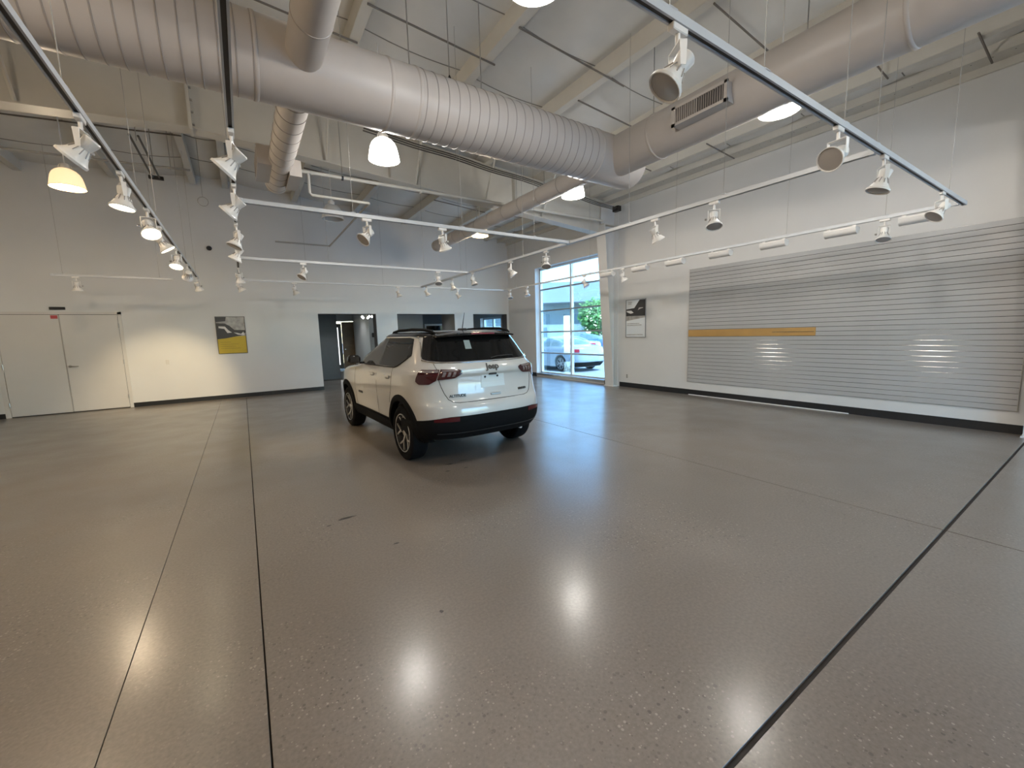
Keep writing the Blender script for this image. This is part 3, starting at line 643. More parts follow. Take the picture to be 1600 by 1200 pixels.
for i, (x, tl, az) in enumerate(((1.06, 35, 210), (3.72, 25, 250))): spot(x, T5Y, tl, az, False, ('left', 'right')[i]+' unlit spotlight on the middle cross track over the car', 'x')
for i, (x, tl, az) in enumerate(((1.2, 25, 20), (3.81, 20, 340), (5.67, 40, 330))): spot(x, T6Y, tl, az, False, ('leftmost', 'middle', 'rightmost')[i]+' small spotlight on the farthest cross track', 'x')
L7 = [(2.7, 20, 220), (3.48, 30, 330), (5.71, 25, 230), (6.82, 35, 330), (8.39, 20, 300), (9.48, 20, 320), (11.2, 30, 330)]
for i, (y, tl, az) in enumerate(L7): spot(T7X, y, tl, az, False, olab(i, len(L7), 'unlit white spotlight', 'track right of the car'))
L8 = [(2.0, 20, 190), (6.55, 30, 330), (7.8, 35, 300), (10.3, 20, 250), (11.25, 25, 250)]
for i, (y, tl, az) in enumerate(L8): spot(T8X, y, tl, az, False, olab(i, len(L8), 'unlit round spotlight', 'wall-washer track'))
spot(-2.72, 11.98, 5, 90, True, 'single glowing spotlight on the short track above the double door', 'x', power=35)

# wall washers
def washer_meshes():
    hs = MB(); prof = []
    for k in range(9):
        a = PI*k/8; prof.append((.075*math.cos(a), -.085-.065*math.sin(a)))
    prof += [(-.08, -.068), (-.065, -.05), (.065, -.05), (.08, -.068)]
    hs.prism(prof, -.19, .19, 'y'); br = MB().bbox((-.014, -.022, -.062), (.014, .022, -.0205), .004)
    lens = MB().box((.066, -.175, -.125), (.076, .175, -.08))
    return hs.mesh('housing', 50), br.mesh('bracket'), lens.mesh('lens')
WM = washer_meshes()
WY = [1.66, 2.48, 3.38, 4.27, 5.2, 6.06, 7.02]
for i, y in enumerate(WY):
    r = empty('wall_washer', (T8X, y, ZT), 0, label=olab(i, len(WY), 'white box wall washer', 'slat panel track'), cat='wall washer', group='wall washers above the slat panel')
    link('housing', WM[0], SPOTW, r, rot=(0, 0, 0)); link('lens', WM[2], SPOTL, r)
    for s_ in (-.15, .15): link('bracket', WM[1], SPOTW, r, (0, s_, 0))

# ------------------------------------------------------------------ dome pendants
PP = [(.04, .345), (.085, .335), (.125, .305), (.158, .26), (.180, .20), (.193, .13), (.203, .06), (.212, 0), (.206, .0), (.197, .06), (.186, .13), (.172, .20), (.15, .255), (.118, .295), (.08, .325), (.04, .333)]
PP = [(r, h*.82) for r, h in PP]
pm = MB().lathe(PP, 36).mesh('shade', True)
flutes = MB()
for k in range(36):
    a = 2*PI*k/36; flutes.tube([(r*math.cos(a)*1.004, r*math.sin(a)*1.004, h) for r, h in PP[3:8]], .0025, 3)
def pendant(x, y, state, label, z=4.0):
    r = empty('pendant_lamp', (x, y, z), label=label, cat='pendant lamp', group='dome pendant lamps')
    m_ = {'on': PENDON, 'warm': PENDWARM, 'off': PENDOFF}[state]
    me = pm.copy(); me.materials.clear(); link('shade', me, m_, r)
    MB().lathe([(.0001, .36), (.045, .355), (.055, .33), (.055, .275), (.042, .27)], 20).build('lamp_cap', SPOTW, r, smooth=True)
    MB().tube([(.075*math.cos(a*PI/8), 0, .30+.07*math.sin(a*PI/8)) for a in range(9)], .006, 6).build('hoop', SPOTW, r, smooth=True)
    MB().tube([(0, 0, .35), (0, 0, roof(x)-.06-z)], .009, 8).build('stem', SPOTW, r)
    MB().lathe([(.0001, .06+.04*math.cos(0))]+[(.045*math.sin(PI*q/8)+.0001, .14+.06*math.cos(PI*q/8)) for q in range(9)], 14).build('bulb', {'on': PENDON, 'warm': PENDWARM, 'off': PENDOFF}[state], r, smooth=True)
    MB().lathe([(.213, .004), (.213, -.004), (.206, -.004)], 36).build('rim', SPOTW if state != 'warm' else mat('rim_warm', (.7, .5, .3), .4), r)
    if state != 'off':
        ld = bpy.data.lights.new('glow', 'POINT'); ld.energy = 88 if state == 'on' else 78; ld.color = (1, .96, .90) if state == 'on' else (1, .80, .56); ld.shadow_soft_size = .14
        lo = bpy.data.objects.new('glow', ld); COL.objects.link(lo); lo.parent = r; lo.location = (0, 0, -.06)
    return r
pendant(1.89, 6.01, 'on', 'bright white dome pendant hanging below the main duct')
pendant(-2.07, 9.43, 'warm', 'warm orange glowing dome pendant at far left')
pendant(5.42, 2.50, 'on', 'bright dome pendant half hidden by the side duct at right')
pendant(5.30, 5.90, 'on', 'bright dome pendant behind the duct crossing, above the car')
pendant(5.26, 9.35, 'warm', 'warm dome pendant far back below the thin duct')
pendant(1.96, 2.56, 'on', 'dome pendant cut by the top edge of the picture')
pendant(1.80, 9.40, 'off', 'unlit dome pendant behind the cross track')
for x, y, lb in ((-2.07, 6.0, 'added warm dome pendant left of the leftmost track, outside the picture'), (-2.07, 2.5, 'added warm dome pendant left of the camera, outside the picture'), (-5.5, 9.4, 'added unseen warm dome pendant before the back wall at the outer left'), (-5.5, 3.2, 'added unseen warm dome pendant nearest the left wall'), (5.85, -1.0, 'added white dome pendant behind the camera on the right'), (1.96, -1.0, 'added white dome pendant right behind the camera'), (-2.07, -1.5, 'added warm dome pendant behind the camera on the left')):  # unseen pendants added to light the room from outside the view
    pendant(x, y, 'warm' if x < 0 else 'on', lb)

# ------------------------------------------------------------------ cars
def pchip(tab):
    X = np.array([t[0] for t in tab], float); Yv = np.array([t[1] for t in tab], float)
    h = np.diff(X); dl = np.diff(Yv)/h; d = np.zeros(len(X)); d[0], d[-1] = dl[0], dl[-1]
    for i in range(1, len(X)-1):
        if dl[i-1]*dl[i] > 0:
            w1, w2 = 2*h[i]+h[i-1], h[i]+2*h[i-1]; d[i] = (w1+w2)/(w1/dl[i-1]+w2/dl[i])
    def f(x):
        x = min(max(x, X[0]), X[-1]); i = min(max(int(np.searchsorted(X, x))-1, 0), len(h)-1); t = (x-X[i])/h[i]
        return float((1+2*t)*(1-t)**2*Yv[i]+t*(1-t)**2*h[i]*d[i]+t*t*(3-2*t)*Yv[i+1]+t*t*(t-1)*h[i]*d[i+1])
    return f
class Body:
    """car body as stacked plan outlines: x forward from the rear axle, y left, z up"""
    def __init__(s, xr, xf, w, ar, nr, af=.9, nf=2.6):
        s.xr, s.xf, s.w, s.ar, s.nr = map(pchip, (xr, xf, w, ar, nr)); s.af, s.nf = (pchip(af) if isinstance(af, list) else (lambda z: af)), nf
    def side(s, x, z, sg=1, off=0.):
        xr, xf, w, a, n = s.xr(z), s.xf(z), s.w(z), s.ar(z), s.nr(z); xc = xr+a; xd = xf-s.af(z)
        if xd < xc: xd = xc
        if x < xc: y = w*max(0., 1-min(1, (xc-x)/a)**n)**(1/n)
        elif x > xd: y = w*max(0., 1-min(1, (x-xd)/(xf-xd+1e-6))**s.nf)**(1/s.nf)
        else: y = w
        return Vector((x, sg*(y+off), z))
    def rear(s, y, z, off=0.):
        xr, w, a, n = s.xr(z), s.w(z), s.ar(z), s.nr(z); xc = xr+a; q = min(1., abs(y)/w)
        return Vector((xc-a*max(0., 1-q**n)**(1/n)-off, y, z))
    def cap(s, u, z, off=0.):
        """u in -1..1 round the rear cap (-1 right side, 1 left side); beyond, along the side in metres"""
        xr, w, a, n = s.xr(z), s.w(z), s.ar(z), s.nr(z); xc = xr+a; sg = 1 if u >= 0 else -1
        if abs(u) > 1: return Vector((xc+abs(u)-1, sg*(w+off), z))
        t = abs(u)*PI/2; st, ct = math.sin(t), math.cos(t)
        y = w*st**(2/n); x = xc-a*ct**(2/n)
        nx, ny = -(max(ct, 1e-4)**(2-2/n))/a, (max(st, 1e-4)**(2-2/n))/w; L = math.hypot(nx, ny)
        return Vector((x+off*nx/L, sg*(y+off*ny/L), z))
    def u_y(s, y, z):
        n = s.nr(z); q = min(1., abs(y)/s.w(z)); return math.copysign(math.asin(q**(n/2))*2/PI, y)
    def u_x(s, x, z, sg=1):
        n, a = s.nr(z), s.ar(z); q = (s.xr(z)+a-x)/a
        return sg*(math.acos(min(1, max(0, q))**(n/2))*2/PI if q > 0 else 1-q*a)
    def ring(s, z, nr=26, ns=30, nf=14, off=0.):
        xr, xf, w, a, n = s.xr(z), s.xf(z), s.w(z), s.ar(z), s.nr(z); xc = xr+a; xd = max(xf-s.af(z), xc+.01); half = []
        for k in range(nr+1): half.append(s.cap(k/nr, z, off)[:2])
        for k in range(1, ns): half.append((xc+(xd-xc)*k/ns, w+off))
        for k in range(nf+1):
            t = PI/2*k/nf; half.append((xd+(xf-xd+off)*math.sin(t)**(2/s.nf), (w+off)*math.cos(t)**(2/s.nf)))
        return [(x, y, z) for x, y in half]+[(x, -y, z) for x, y in half[-2:0:-1]]
    def shell(s, zs, off=0., cap_top=True, cap_bot=True):
        mb = MB(); R_ = [s.ring(z, off=off) for z in zs]; n = len(R_[0]); vs = [p for r in R_ for p in r]; fs = []
        for i in range(len(zs)-1):
            for j in range(n): fs.append((i*n+j, i*n+(j+1) % n, (i+1)*n+(j+1) % n, (i+1)*n+j))
        if cap_bot: fs.append(tuple(range(n-1, -1, -1)))
        if cap_top: fs.append(tuple(range((len(zs)-1)*n, len(zs)*n)))
        return mb.add(vs, fs)
def patch(front, back):
    """closed slab between two same-size grids"""
    mb = MB(); r, c = len(front), len(front[0]); vs = [p for row in front for p in row]+[p for row in back for p in row]; N = r*c; fs = []
    for i in range(r-1):
        for j in range(c-1):
            a = i*c+j; fs.append((a, a+1, a+c+1, a+c)); fs.append((N+a, N+a+c, N+a+c+1, N+a+1))
    for i in range(r-1):
        for j in (0, c-1): a = i*c+j; fs.append((a, a+c, N+a+c, N+a))
    for j in range(c-1):
        for i in (0, r-1): a = i*c+j; fs.append((a, a+1, N+a+1, N+a))
    return mb.add(vs, fs)
def side_patch(B, cols, sg, off=.006, m_=6, deep=.02):
    """cols: (x bottom, z bottom, x top, z top)"""
    F = []; K = []
    for xb, zb, xt, zt in cols:
        F.append([B.side(xb+(xt-xb)*q/m_, zb+(zt-zb)*q/m_, sg, off) for q in range(m_+1)]); K.append([B.side(xb+(xt-xb)*q/m_, zb+(zt-zb)*q/m_, sg, off-deep) for q in range(m_+1)])
    return patch(F, K)
def cap_patch(B, cols, off=.006, m_=6, deep=.02):
    """cols: (u bottom, z bottom, u top, z top)"""
    F = []; K = []
    for ub, zb, ut, zt in cols:
        F.append([B.cap(ub+(ut-ub)*q/m_, zb+(zt-zb)*q/m_, off) for q in range(m_+1)]); K.append([B.cap(ub+(ut-ub)*q/m_, zb+(zt-zb)*q/m_, off-deep) for q in range(m_+1)])
    return patch(F, K)
def cut(me, cutters):
    """boolean difference of box/cylinder cutters"""
    o = bpy.data.objects.new('cut_tmp', me); COL.objects.link(o); ct = bpy.data.objects.new('cutter_tmp', cutters.mesh('cutter')); COL.objects.link(ct)
    md = o.modifiers.new('b', 'BOOLEAN'); md.operation = 'DIFFERENCE'; md.object = ct; md.solver = 'EXACT'
    bpy.context.view_layer.update(); dg = bpy.context.evaluated_depsgraph_get(); r = bpy.data.meshes.new_from_object(o.evaluated_get(dg))
    bpy.data.objects.remove(o); bpy.data.objects.remove(ct); return r
def linspace(a, b, n): return [a+(b-a)*i/(n-1) for i in range(n)]

def wheel_meshes(R_, Wd, rim):
    d = {}; h = Wd/2
    d['tyre'] = MB().lathe([(rim, -h*.9), (R_-.07, -h), (R_-.03, -h*.98), (R_-.008, -h*.84), (R_, -h*.6), (R_, h*.6), (R_-.008, h*.84), (R_-.03, h*.98), (R_-.07, h), (rim, h*.9), (rim-.02, h*.6), (rim-.02, -h*.6), (rim, -h*.9)], 48, 'y').mesh('tyre', True)
    d['rim'] = MB().lathe([(rim+.004, h*.93), (rim-.012, h*.95), (rim-.02, h*.8), (rim-.03, h*.2), (rim-.04, -h*.5)], 48, 'y').mesh('rim', True)
    d['lip'] = MB().lathe([(rim+.003, h*.92), (rim+.001, h*.965), (rim-.008, h*.965), (rim-.010, h*.9)], 48, 'y').mesh('rim_lip', True)
    d['disc'] = MB().lathe([(.0001, h*.15), (rim-.05, h*.15), (rim-.05, h*.05)], 32, 'y').mesh('disc', True)
    d['hub'] = MB().lathe([(.0001, h*.80), (.03, h*.80), (.045, h*.72), (.06, h*.3)], 20, 'y').mesh('hub', True)
    sp_ = MB()      # Y-shaped spoke along +z
    def bar(x0, z0, x1, z1, w0, w1, y0=.70, y1=.86):
        dx, dz = x1-x0, z1-z0; L = math.hypot(dx, dz); px, pz = -dz/L, dx/L
        vs = []
        for (x, z, w, y) in ((x0, z0, w0, h*y0), (x1, z1, w1, h*y1)):
            for s_, dy in ((-1, 0), (1, 0), (1, -.02), (-1, -.02)): vs.append((x+s_*px*w, y+dy, z+s_*pz*w))
        sp_.add(vs, [(0, 1, 5, 4), (1, 2, 6, 5), (2, 3, 7, 6), (3, 0, 4, 7), (0, 3, 2, 1), (4, 5, 6, 7)])
    bar(0, .035, 0, rim*.52, .017, .012, .62, .74); bar(0, rim*.50, rim*.33, rim*.93, .012, .010, .74, .86); bar(0, rim*.50, -rim*.33, rim*.93, .012, .010, .74, .86)
    d['spoke'] = sp_.mesh('spoke')
    return d
def add_wheels(car, wm, pos, spoke_m, n=5):
    for (x, y) in pos:
        sg = 1 if y > 0 else -1
        wh_ = link('wheel', wm['tyre'], TYRE, car, (x, y, wm['R']), (0, 0, 0 if sg > 0 else PI))
        link('rim', wm['rim'], RIMD, wh_); link('rim_lip', wm['lip'], spoke_m, wh_); link('brake_disc', wm['disc'], RIMD, wh_); link('hub_cap', wm['hub'], spoke_m, wh_)
        for k in range(n): link('spoke', wm['spoke'], spoke_m, wh_, rot=(0, 2*PI*k/n+.25, 0))

# ---- white SUV
JB = Body(xr=[(.28,-.66),(.38,-.76),(.48,-.82),(.60,-.84),(.68,-.835),(.745,-.82),(.80,-.79),(.90,-.765),(1.02,-.75),(1.085,-.752),(1.115,-.772),(1.16,-.772),(1.21,-.75),(1.25,-.715),(1.30,-.675),(1.45,-.565),(1.57,-.475)],
          xf=[(.28,3.3),(.42,3.48),(.68,3.52),(.88,3.48),(1.0,3.40),(1.06,3.2),(1.10,2.85),(1.13,2.45),(1.155,2.22),(1.28,1.98),(1.42,1.66),(1.57,1.28)],
          w=[(.28,.82),(.36,.87),(.5,.90),(.65,.905),(.82,.915),(.97,.912),(1.08,.895),(1.15,.87),(1.19,.847),(1.32,.79),(1.45,.735),(1.57,.68)],
          ar=[(.2,.75),(1.1,.72),(1.57,.60)], nr=[(.2,3.4),(1.05,3.1),(1.25,3.0),(1.57,3.0)], af=[(.28,.9),(1.08,.85),(1.18,.42),(1.57,.34)])
CS = .979
car = empty('white_suv', (2.455, 4.982, 0), math.radians(92.29), label='white compact SUV with black roof parked in the showroom, rear view', cat='car')
car.scale = (CS, CS, CS)
WBASE = 2.636
arches = MB()
for x in (0, WBASE):
    for sg in (-1, 1): arches.lathe([(.41, 0), (.41, .5)], 40, 'y', (x, .62 if sg > 0 else -1.12, .37), True, True)
shellm = cut(JB.shell(linspace(.34, 1.155, 52)+linspace(1.17, 1.57, 24)).mesh('body'), arches); shade(shellm, 40)
body = link('body', shellm, CARWHITE, car); shellm.materials.clear(); shellm.materials.append(CARWHITE)
# roof pillow
base = JB.ring(1.56, off=.006); cx = .42; rows = []
for s_ in [1, .995, .98, .95, .9, .82, .7, .55, .38, .2, .02]:
    rows.append([(cx+(x-cx)*s_, y*s_, 1.560+.085*(1-s_**6)**.5-(.02*abs(x-cx-.15)*s_)*(1-s_)) for x, y, z in base])
rp = MB(); n = len(base); vs = [p for r in rows for p in r]; rp.add(vs, [(i*n+j, i*n+(j+1) % n, (i+1)*n+(j+1) % n, (i+1)*n+j) for i in range(len(rows)-1) for j in range(n)])
rp.build('roof', CARBLACK, car, smooth=50)
for sg in (-1, 1):
    A = lambda x: 1.18+(1.90-x)*(1.553-1.18)/(1.90-1.33)
    ZK = pchip([(-.14, 1.352), (.09, 1.25), (.28, 1.188), (.9, 1.182)])
    cols = [(x, 1.177, x, max(1.187, min(1.553, A(x)))) for x in linspace(1.88, .965, 24)]
    side_patch(JB, cols, sg, .004).build('front_door_glass', GLASSF, car, smooth=True)
    cols = [(x, ZK(x), x, 1.553) for x in linspace(.885, .10, 16)]+[(.09+(-.14-.09)*q, ZK(.09+(-.14-.09)*q), .09+(-.04-.09)*q, 1.553-.013*q) for q in linspace(.1, 1, 8)]
    side_patch(JB, cols, sg, .004).build('rear_door_glass', GLASSD, car, smooth=True)
    MB().grid([[JB.side(x, z, sg, .005) for x in (.96, .925, .89)] for z in linspace(1.18, 1.553, 6)]).build('b_pillar', CARBLACK, car)
    MB().tube([JB.side(x, z, sg, .004) for x, z in [(1.90, 1.165), (1.5, 1.168), (1.0, 1.17), (.6, 1.172)]+[(x, ZK(x)-.01) for x in (.35, .28, .2, .1, 0, -.08, -.14)]], .009, 6).build('window_seal', BLACK, car)
    up_ = [JB.side(x, A(x)+.008, sg, .004) for x in (1.90, 1.75, 1.6, 1.45)]+[JB.side(x, 1.563, sg, .006) for x in linspace(1.30, .1, 14)]+[JB.side(x, z, sg, .006) for x, z in ((.0, 1.56), (-.1, 1.553), (-.18, 1.543))]
    dn = [JB.cap(sg*u, z, .008) for u, z in ((.80, 1.53), (.77, 1.50), (.75, 1.45), (.74, 1.38), (.735, 1.33), (.71, 1.292), (.64, 1.275), (.55, 1.265), (.45, 1.258), (.3, 1.253), (.15, 1.25), (0, 1.25))]
    MB().tube(up_+dn, .0085, 6).build('chrome_line', CHROME, car, smooth=True)
    MB().tube([JB.side(x, A(x)+.022, sg, .0) for x in linspace(1.97, 1.36, 10)]+[JB.side(1.28, 1.562, sg, -.01)], .019, 6).build('a_pillar', CARBLACK, car, smooth=True)
    for x0 in (0, WBASE):
        F = []; K = []
        for k in range(37):
            a = math.radians(-12+204*k/36); ro = .478+.012*abs(math.cos(a))**2
            pin = (x0+.398*math.cos(a), .37+.398*math.sin(a)); pou = (x0+ro*math.cos(a), .37+ro*math.sin(a))
            row = []; rk = []
            for q in range(4):
                px = pin[0]+(pou[0]-pin[0])*q/3; pz = max(.29, pin[1]+(pou[1]-pin[1])*q/3)
                row.append(JB.side(px, pz, sg, .022 if q < 3 else .008)); rk.append(JB.side(px, pz, sg, -.06))
            F.append(row); K.append(rk)
        patch(F, K).build('wheel_arch_flare', CLAD, car, smooth=40)
        ya, yb_ = (sg*.50, sg*.84); arc = [(x0+.42*math.cos(math.radians(t_)), max(.31, .37+.42*math.sin(math.radians(t_)))) for t_ in range(-8, 190, 9)]
        MB().add([(x, ya, z) for x, z in arc]+[(x, yb_, z) for x, z in arc], [(i, i+1, len(arc)+i+1, len(arc)+i) for i in range(len(arc)-1)]+[tuple(range(len(arc)))]).build('wheel_well', BLACK, car)
    side_patch(JB, [(x, .292, x, .455) for x in linspace(.43, 2.21, 20)], sg, .018).build('rocker_cladding', CLAD, car, smooth=True)
    side_patch(JB, [(x, .458, x, .472+.01*math.sin((x-.4)*1.7)) for x in linspace(.46, 2.17, 18)], sg, .010).build('rocker_trim', CLAD, car, smooth=True)
    for path in ([(.925, .48), (.925, 1.165)], [(2.03, .48), (2.09, .75), (2.02, 1.15)], [(.42, .70), (.33, .86), (.30, 1.0), (.33, 1.18)]):
        pts = []
        for (xa, za), (xb, zb) in zip(path[:-1], path[1:]): pts += [JB.side(xa+(xb-xa)*q/6, za+(zb-za)*q/6, sg, -.0015) for q in range(7)]
        MB().tube(pts, .0042, 5).build('door_seam', GAP, car)
    for x in (1.12, .46):
        hd = side_patch(JB, [(x+q, 1.038, x+q, 1.066) for q in linspace(-.10, .10, 7)], sg, .026, 3, .014).build('door_handle', CARWHITE, car, smooth=True)
        side_patch(JB, [(x+q, 1.012+.012*abs(q)*8, x+q, 1.039) for q in linspace(-.08, .08, 7)], sg, .003, 3, .01).build('handle_recess_shade', mat('handle_shade', (.25, .24, .22), .5), hd)  # grey patch paints the shade of the hollow under the handle
    bm_ = MB().bbox((1.66, .90, 1.175), (1.78, 1.09, 1.305), .035); bm_.v = [(x, sg*y, z) for x, y, z in bm_.v]
    mi = bm_.build('door_mirror', CARBLACK, car, smooth=60)
    mg = MB().box((1.653, .93, 1.19), (1.66, 1.065, 1.285)); mg.v = [(x, sg*y, z) for x, y, z in mg.v]; mg.build('mirror_glass', GLASSF, mi)
    st = MB().box((1.69, .80, 1.165), (1.75, .92, 1.195)); st.v = [(x, sg*y, z) for x, y, z in st.v]; st.build('mirror_stalk', CARBLACK, mi)
    MB().tube([(-.36, sg*.55, 1.60), (-.28, sg*.562, 1.628), (-.1, sg*.572, 1.650), (.3, sg*.578, 1.662), (.8, sg*.573, 1.657), (1.06, sg*.555, 1.636), (1.2, sg*.54, 1.59)], [.012, .019, .02, .019, .019, .018, .011], 8).build('roof_rail', CLAD, car, smooth=True)
    # tail lights: body piece and tailgate piece
    UA, UB = JB.u_x(-.43, 1.1), JB.u_y(.68, 1.1)
    c1 = []
    for q in linspace(0, 1, 15):
        u = UA+(UB-UA)*q; zb = 1.01+.045*max(0, (q-.7)/.3)+.035*(1-min(1, q/.18)); zt = 1.183-.03*(1-min(1, q/.14))
        c1.append((sg*u, zb, sg*u, zt))
    tl = cap_patch(JB, c1, .012, 6).build('tail_light', REDLENS, car, smooth=True)
    cap_patch(JB, [(sg*(UA+(UB-UA)*q), 1.148, sg*(UA+(UB-UA)*q), 1.176) for q in linspace(.1, .97, 10)], .015, 2).build('clear_strip', CLEARLENS, tl, smooth=True)
    c2 = []
    for q in linspace(0, 1, 11):
        y = .665-.25*q; u = JB.u_y(y, 1.12); c2.append((sg*u, 1.058+.02*q+.05*max(0, (q-.75)/.25), sg*u, 1.185-.012*q-.02*max(0, (q-.85)/.15)))
    tl2 = cap_patch(JB, c2, .012, 6).build('tail_light_inner', REDLENS, car, smooth=True)
    for k in range(3):
        y0 = .63-.055*k; cap_patch(JB, [(sg*JB.u_y(y0, 1.12), 1.095, sg*JB.u_y(y0, 1.12), 1.15), (sg*JB.u_y(y0-.032, 1.12), 1.095, sg*JB.u_y(y0-.032, 1.12), 1.15)], .016, 2).build('lamp_cell', CLEARLENS, tl2)
    cap_patch(JB, [(sg*JB.u_y(y, 1.12), 1.157, sg*JB.u_y(y, 1.12), 1.174) for y in linspace(.65, .47, 5)], .0155, 2).build('clear_strip', CLEARLENS, tl2)
    MB().tube([JB.cap(sg*JB.u_y(y, z), z, .0) for y, z in ((.30, .785), (.47, .786), (.54, .797), (.59, .83), (.625, .90), (.65, .98), (.665, 1.05), (.675, 1.18), (.68, 1.245))], .0045, 5).build('tailgate_seam', GAP, car)
    cap_patch(JB, [(sg*JB.u_y(y, .6), .575, sg*JB.u_y(y, .6), .628-.02*max(0, (y-.66)/.1)) for y in linspace(.76, .50, 8)], .016, 3).build('bumper_reflector', REFL, car, smooth=True)
MB().tube([JB.cap(JB.u_y(y, .785), .785, 0) for y in linspace(-.31, .31, 8)], .0045, 5).build('tailgate_seam', GAP, car)
# tailgate glass panel, spoiler, bumper
cap_patch(JB, [(u, 1.262+.02*(abs(u)/.73)**3, u, 1.562) for u in linspace(-.73, .73, 41)], .004, 8).build('tailgate_black_panel', CARBLACK, car, smooth=True)
cap_patch(JB, [(u, 1.275+.015*(abs(u)/.58)**3, u, 1.54) for u in linspace(-.58, .58, 31)], .008, 8).build('rear_glass', GLASSD, car, smooth=True)
F = []; K = []
for y in linspace(-.57, .57, 25):
    q = abs(y)/.57; xb = -.57+.13*q**3; F.append([(xb+.30, y, 1.632-.035*q**2), (xb+.12, y, 1.622-.035*q**2), (xb, y, 1.600-.03*q**2)]); K.append([(xb+.30, y, 1.565-.0*q**2), (xb+.14, y, 1.562-.0*q**2), (xb+.01, y, 1.575-.025*q**2)])
spo = patch(F, K).build('rear_spoiler', CARBLACK, car, smooth=40)
MB().bbox((-.582, -.17, 1.578), (-.562, .17, 1.596), .003).build('high_brake_light', mat('brake_red', (.20, .01, .02), .2), spo)
for s_ in (.33, -.37): MB().bbox((-.56, s_-.02, 1.582), (-.53, s_+.02, 1.60), .004).build('spoiler_vent', DARK, spo)
zt_b = lambda u: .632-.065*max(0, (abs(u)-.35)/.55)
cap_patch(JB, [(u, .345, u, zt_b(u)) for u in linspace(-1.10, 1.10, 61)], .012, 8, .03).build('rear_bumper_cladding', CLAD, car, smooth=30)
cap_patch(JB, [(u, .42, u, .432) for u in linspace(-.5, .5, 25)], .018, 2).build('bumper_lip', DARK, car, smooth=True)
MB().box((-.58, -.66, .33), (3.2, .66, .50)).build('underbody', BLACK, car)
MB().tube([(-.70, -.46, .345), (-.5, -.46, .345)], .026, 10).build('exhaust_tip', CHROME, car)
# plate area
pl_ = cap_patch(JB, [(JB.u_y(y, .98), .935, JB.u_y(y, .98), 1.085) for y in linspace(.16, -.18, 9)], .005, 5, .012).build('plate_holder', PLATE, car)
for y in (.105, -.075): MB().lathe([(.0001, JB.xr(1.06)-.012), (.013, JB.xr(1.06)-.012), (.013, JB.xr(1.06)+.005)], 10, 'x', (0, y, 1.062)).build('plate_screw', BLACK, pl_)
MB().bbox((JB.xr(1.1)-.012, -.06, 1.082), (JB.xr(1.1)+.02, .05, 1.105), .006).build('release_handle', BLACK, car)
MB().bbox((JB.xr(.845)-.012, -.11, .832), (JB.xr(.845)+.01, .045, .862), .008).build('tow_cover', mat('chrome_dull', (.5, .5, .5), .3, metal=.7), car)
# rear wiper, sticker, aerial
MB().tube([JB.rear(y, z, .02) for y, z in ((-.02, 1.285), (-.12, 1.30), (-.28, 1.305), (-.38, 1.30))], .008, 6).build('rear_wiper', BLACK, car)
cap_patch(JB, [(JB.u_y(y, 1.46), 1.405, JB.u_y(y, 1.46), 1.51) for y in (.26, .22, .18)], .0105, 4, .003).build('window_sticker', mat('sticker_grey', (.24, .30, .30), .5), car)
fin = MB().bbox((-.12, -.035, 1.63), (.04, .035, 1.665), .012).build('aerial_base', BLACK, car)
MB().tube([(-.04, 0, 1.65), (-.12, 0, 1.87)], [.007, .003], 6).build('aerial_rod', BLACK, fin)
# badges
def rear_text(s_, y, z, size, m_, **kw):
    n0 = JB.rear(y, z, .0); d1 = (JB.rear(y-.03, z)-JB.rear(y+.03, z)).normalized(); d2 = (JB.rear(y, z+.03)-JB.rear(y, z-.03)).normalized(); nn = d1.cross(d2).normalized(); d2 = nn.cross(d1)
    M_ = Matrix((d1, d2, nn)).transposed().to_4x4(); M_.translation = n0+nn*.003; return text(s_, size, m_, car, M_, 'badge_lettering', .003, **kw)
BADGE = mat('badge_dark_chrome', (.07, .068, .065), .3, metal=.6)
rear_text('Jeep', 0, 1.185, .105, BADGE, bold=.0035)
rear_text('ALTITUDE', .48, .865, .044, BADGE, bold=.002)
rear_text('LIMITED', -.46, .868, .04, BADGE, bold=.0015)
M_ = Matrix(((-1, 0, 0), (0, 0, 1), (0, 1, 0))).transposed().to_4x4(); M_.translation = JB.side(1.78, .71, 1, .004)
text('COMPASS', .05, BADGE, car, M_, 'badge_lettering', .002, bold=.001)
wm = wheel_meshes(.352, .225, .245); wm['R'] = .352
add_wheels(car, wm, [(0, .80), (0, -.80), (WBASE, .80), (WBASE, -.80)], RIMM)
# dark backs of the wheels between spokes
for (x, y) in [(0, .80), (WBASE, .80), (0, -.80), (WBASE, -.80)]:
    pass

# ------------------------------------------------------------------ outside
tag(MB().box((XR+.32, -60, -.25), (120, 120, -.10)).build('parking_lot', mat('lot_concrete', (.34, .35, .36), .8, noise=.08, nscale=.6)), 'pale concrete parking lot outside the window', 'ground', kind='structure')
tag(MB().box((-60, -70, -.30), (XR+.32, YF-.3, -.12)).build('front_lot', mat('lot_concrete', (.34, .35, .36), .8)), 'pale concrete lot in front of the building', 'ground', kind='structure')
SB = Body(xr=[(.2,-.88),(.35,-1.02),(.5,-1.06),(.7,-1.06),(.88,-1.04),(.97,-1.0),(1.02,-.9),(1.05,-.62),(1.08,-.40),(1.2,-.12),(1.32,.22),(1.40,.62)],
          xf=[(.2,3.5),(.4,3.72),(.6,3.75),(.75,3.65),(.85,3.3),(.93,2.6),(.97,2.35),(1.2,1.9),(1.32,1.6),(1.40,1.3)],
          w=[(.2,.84),(.5,.91),(.75,.915),(.9,.9),(1.0,.87),(1.1,.80),(1.25,.71),(1.40,.58)], ar=[(.2,.8),(1.0,.8),(1.06,.7),(1.4,.5)], nr=[(.2,3.2),(1.4,2.6)])
sedan_wm = wheel_meshes(.33, .215, .235); sedan_wm['R'] = .33
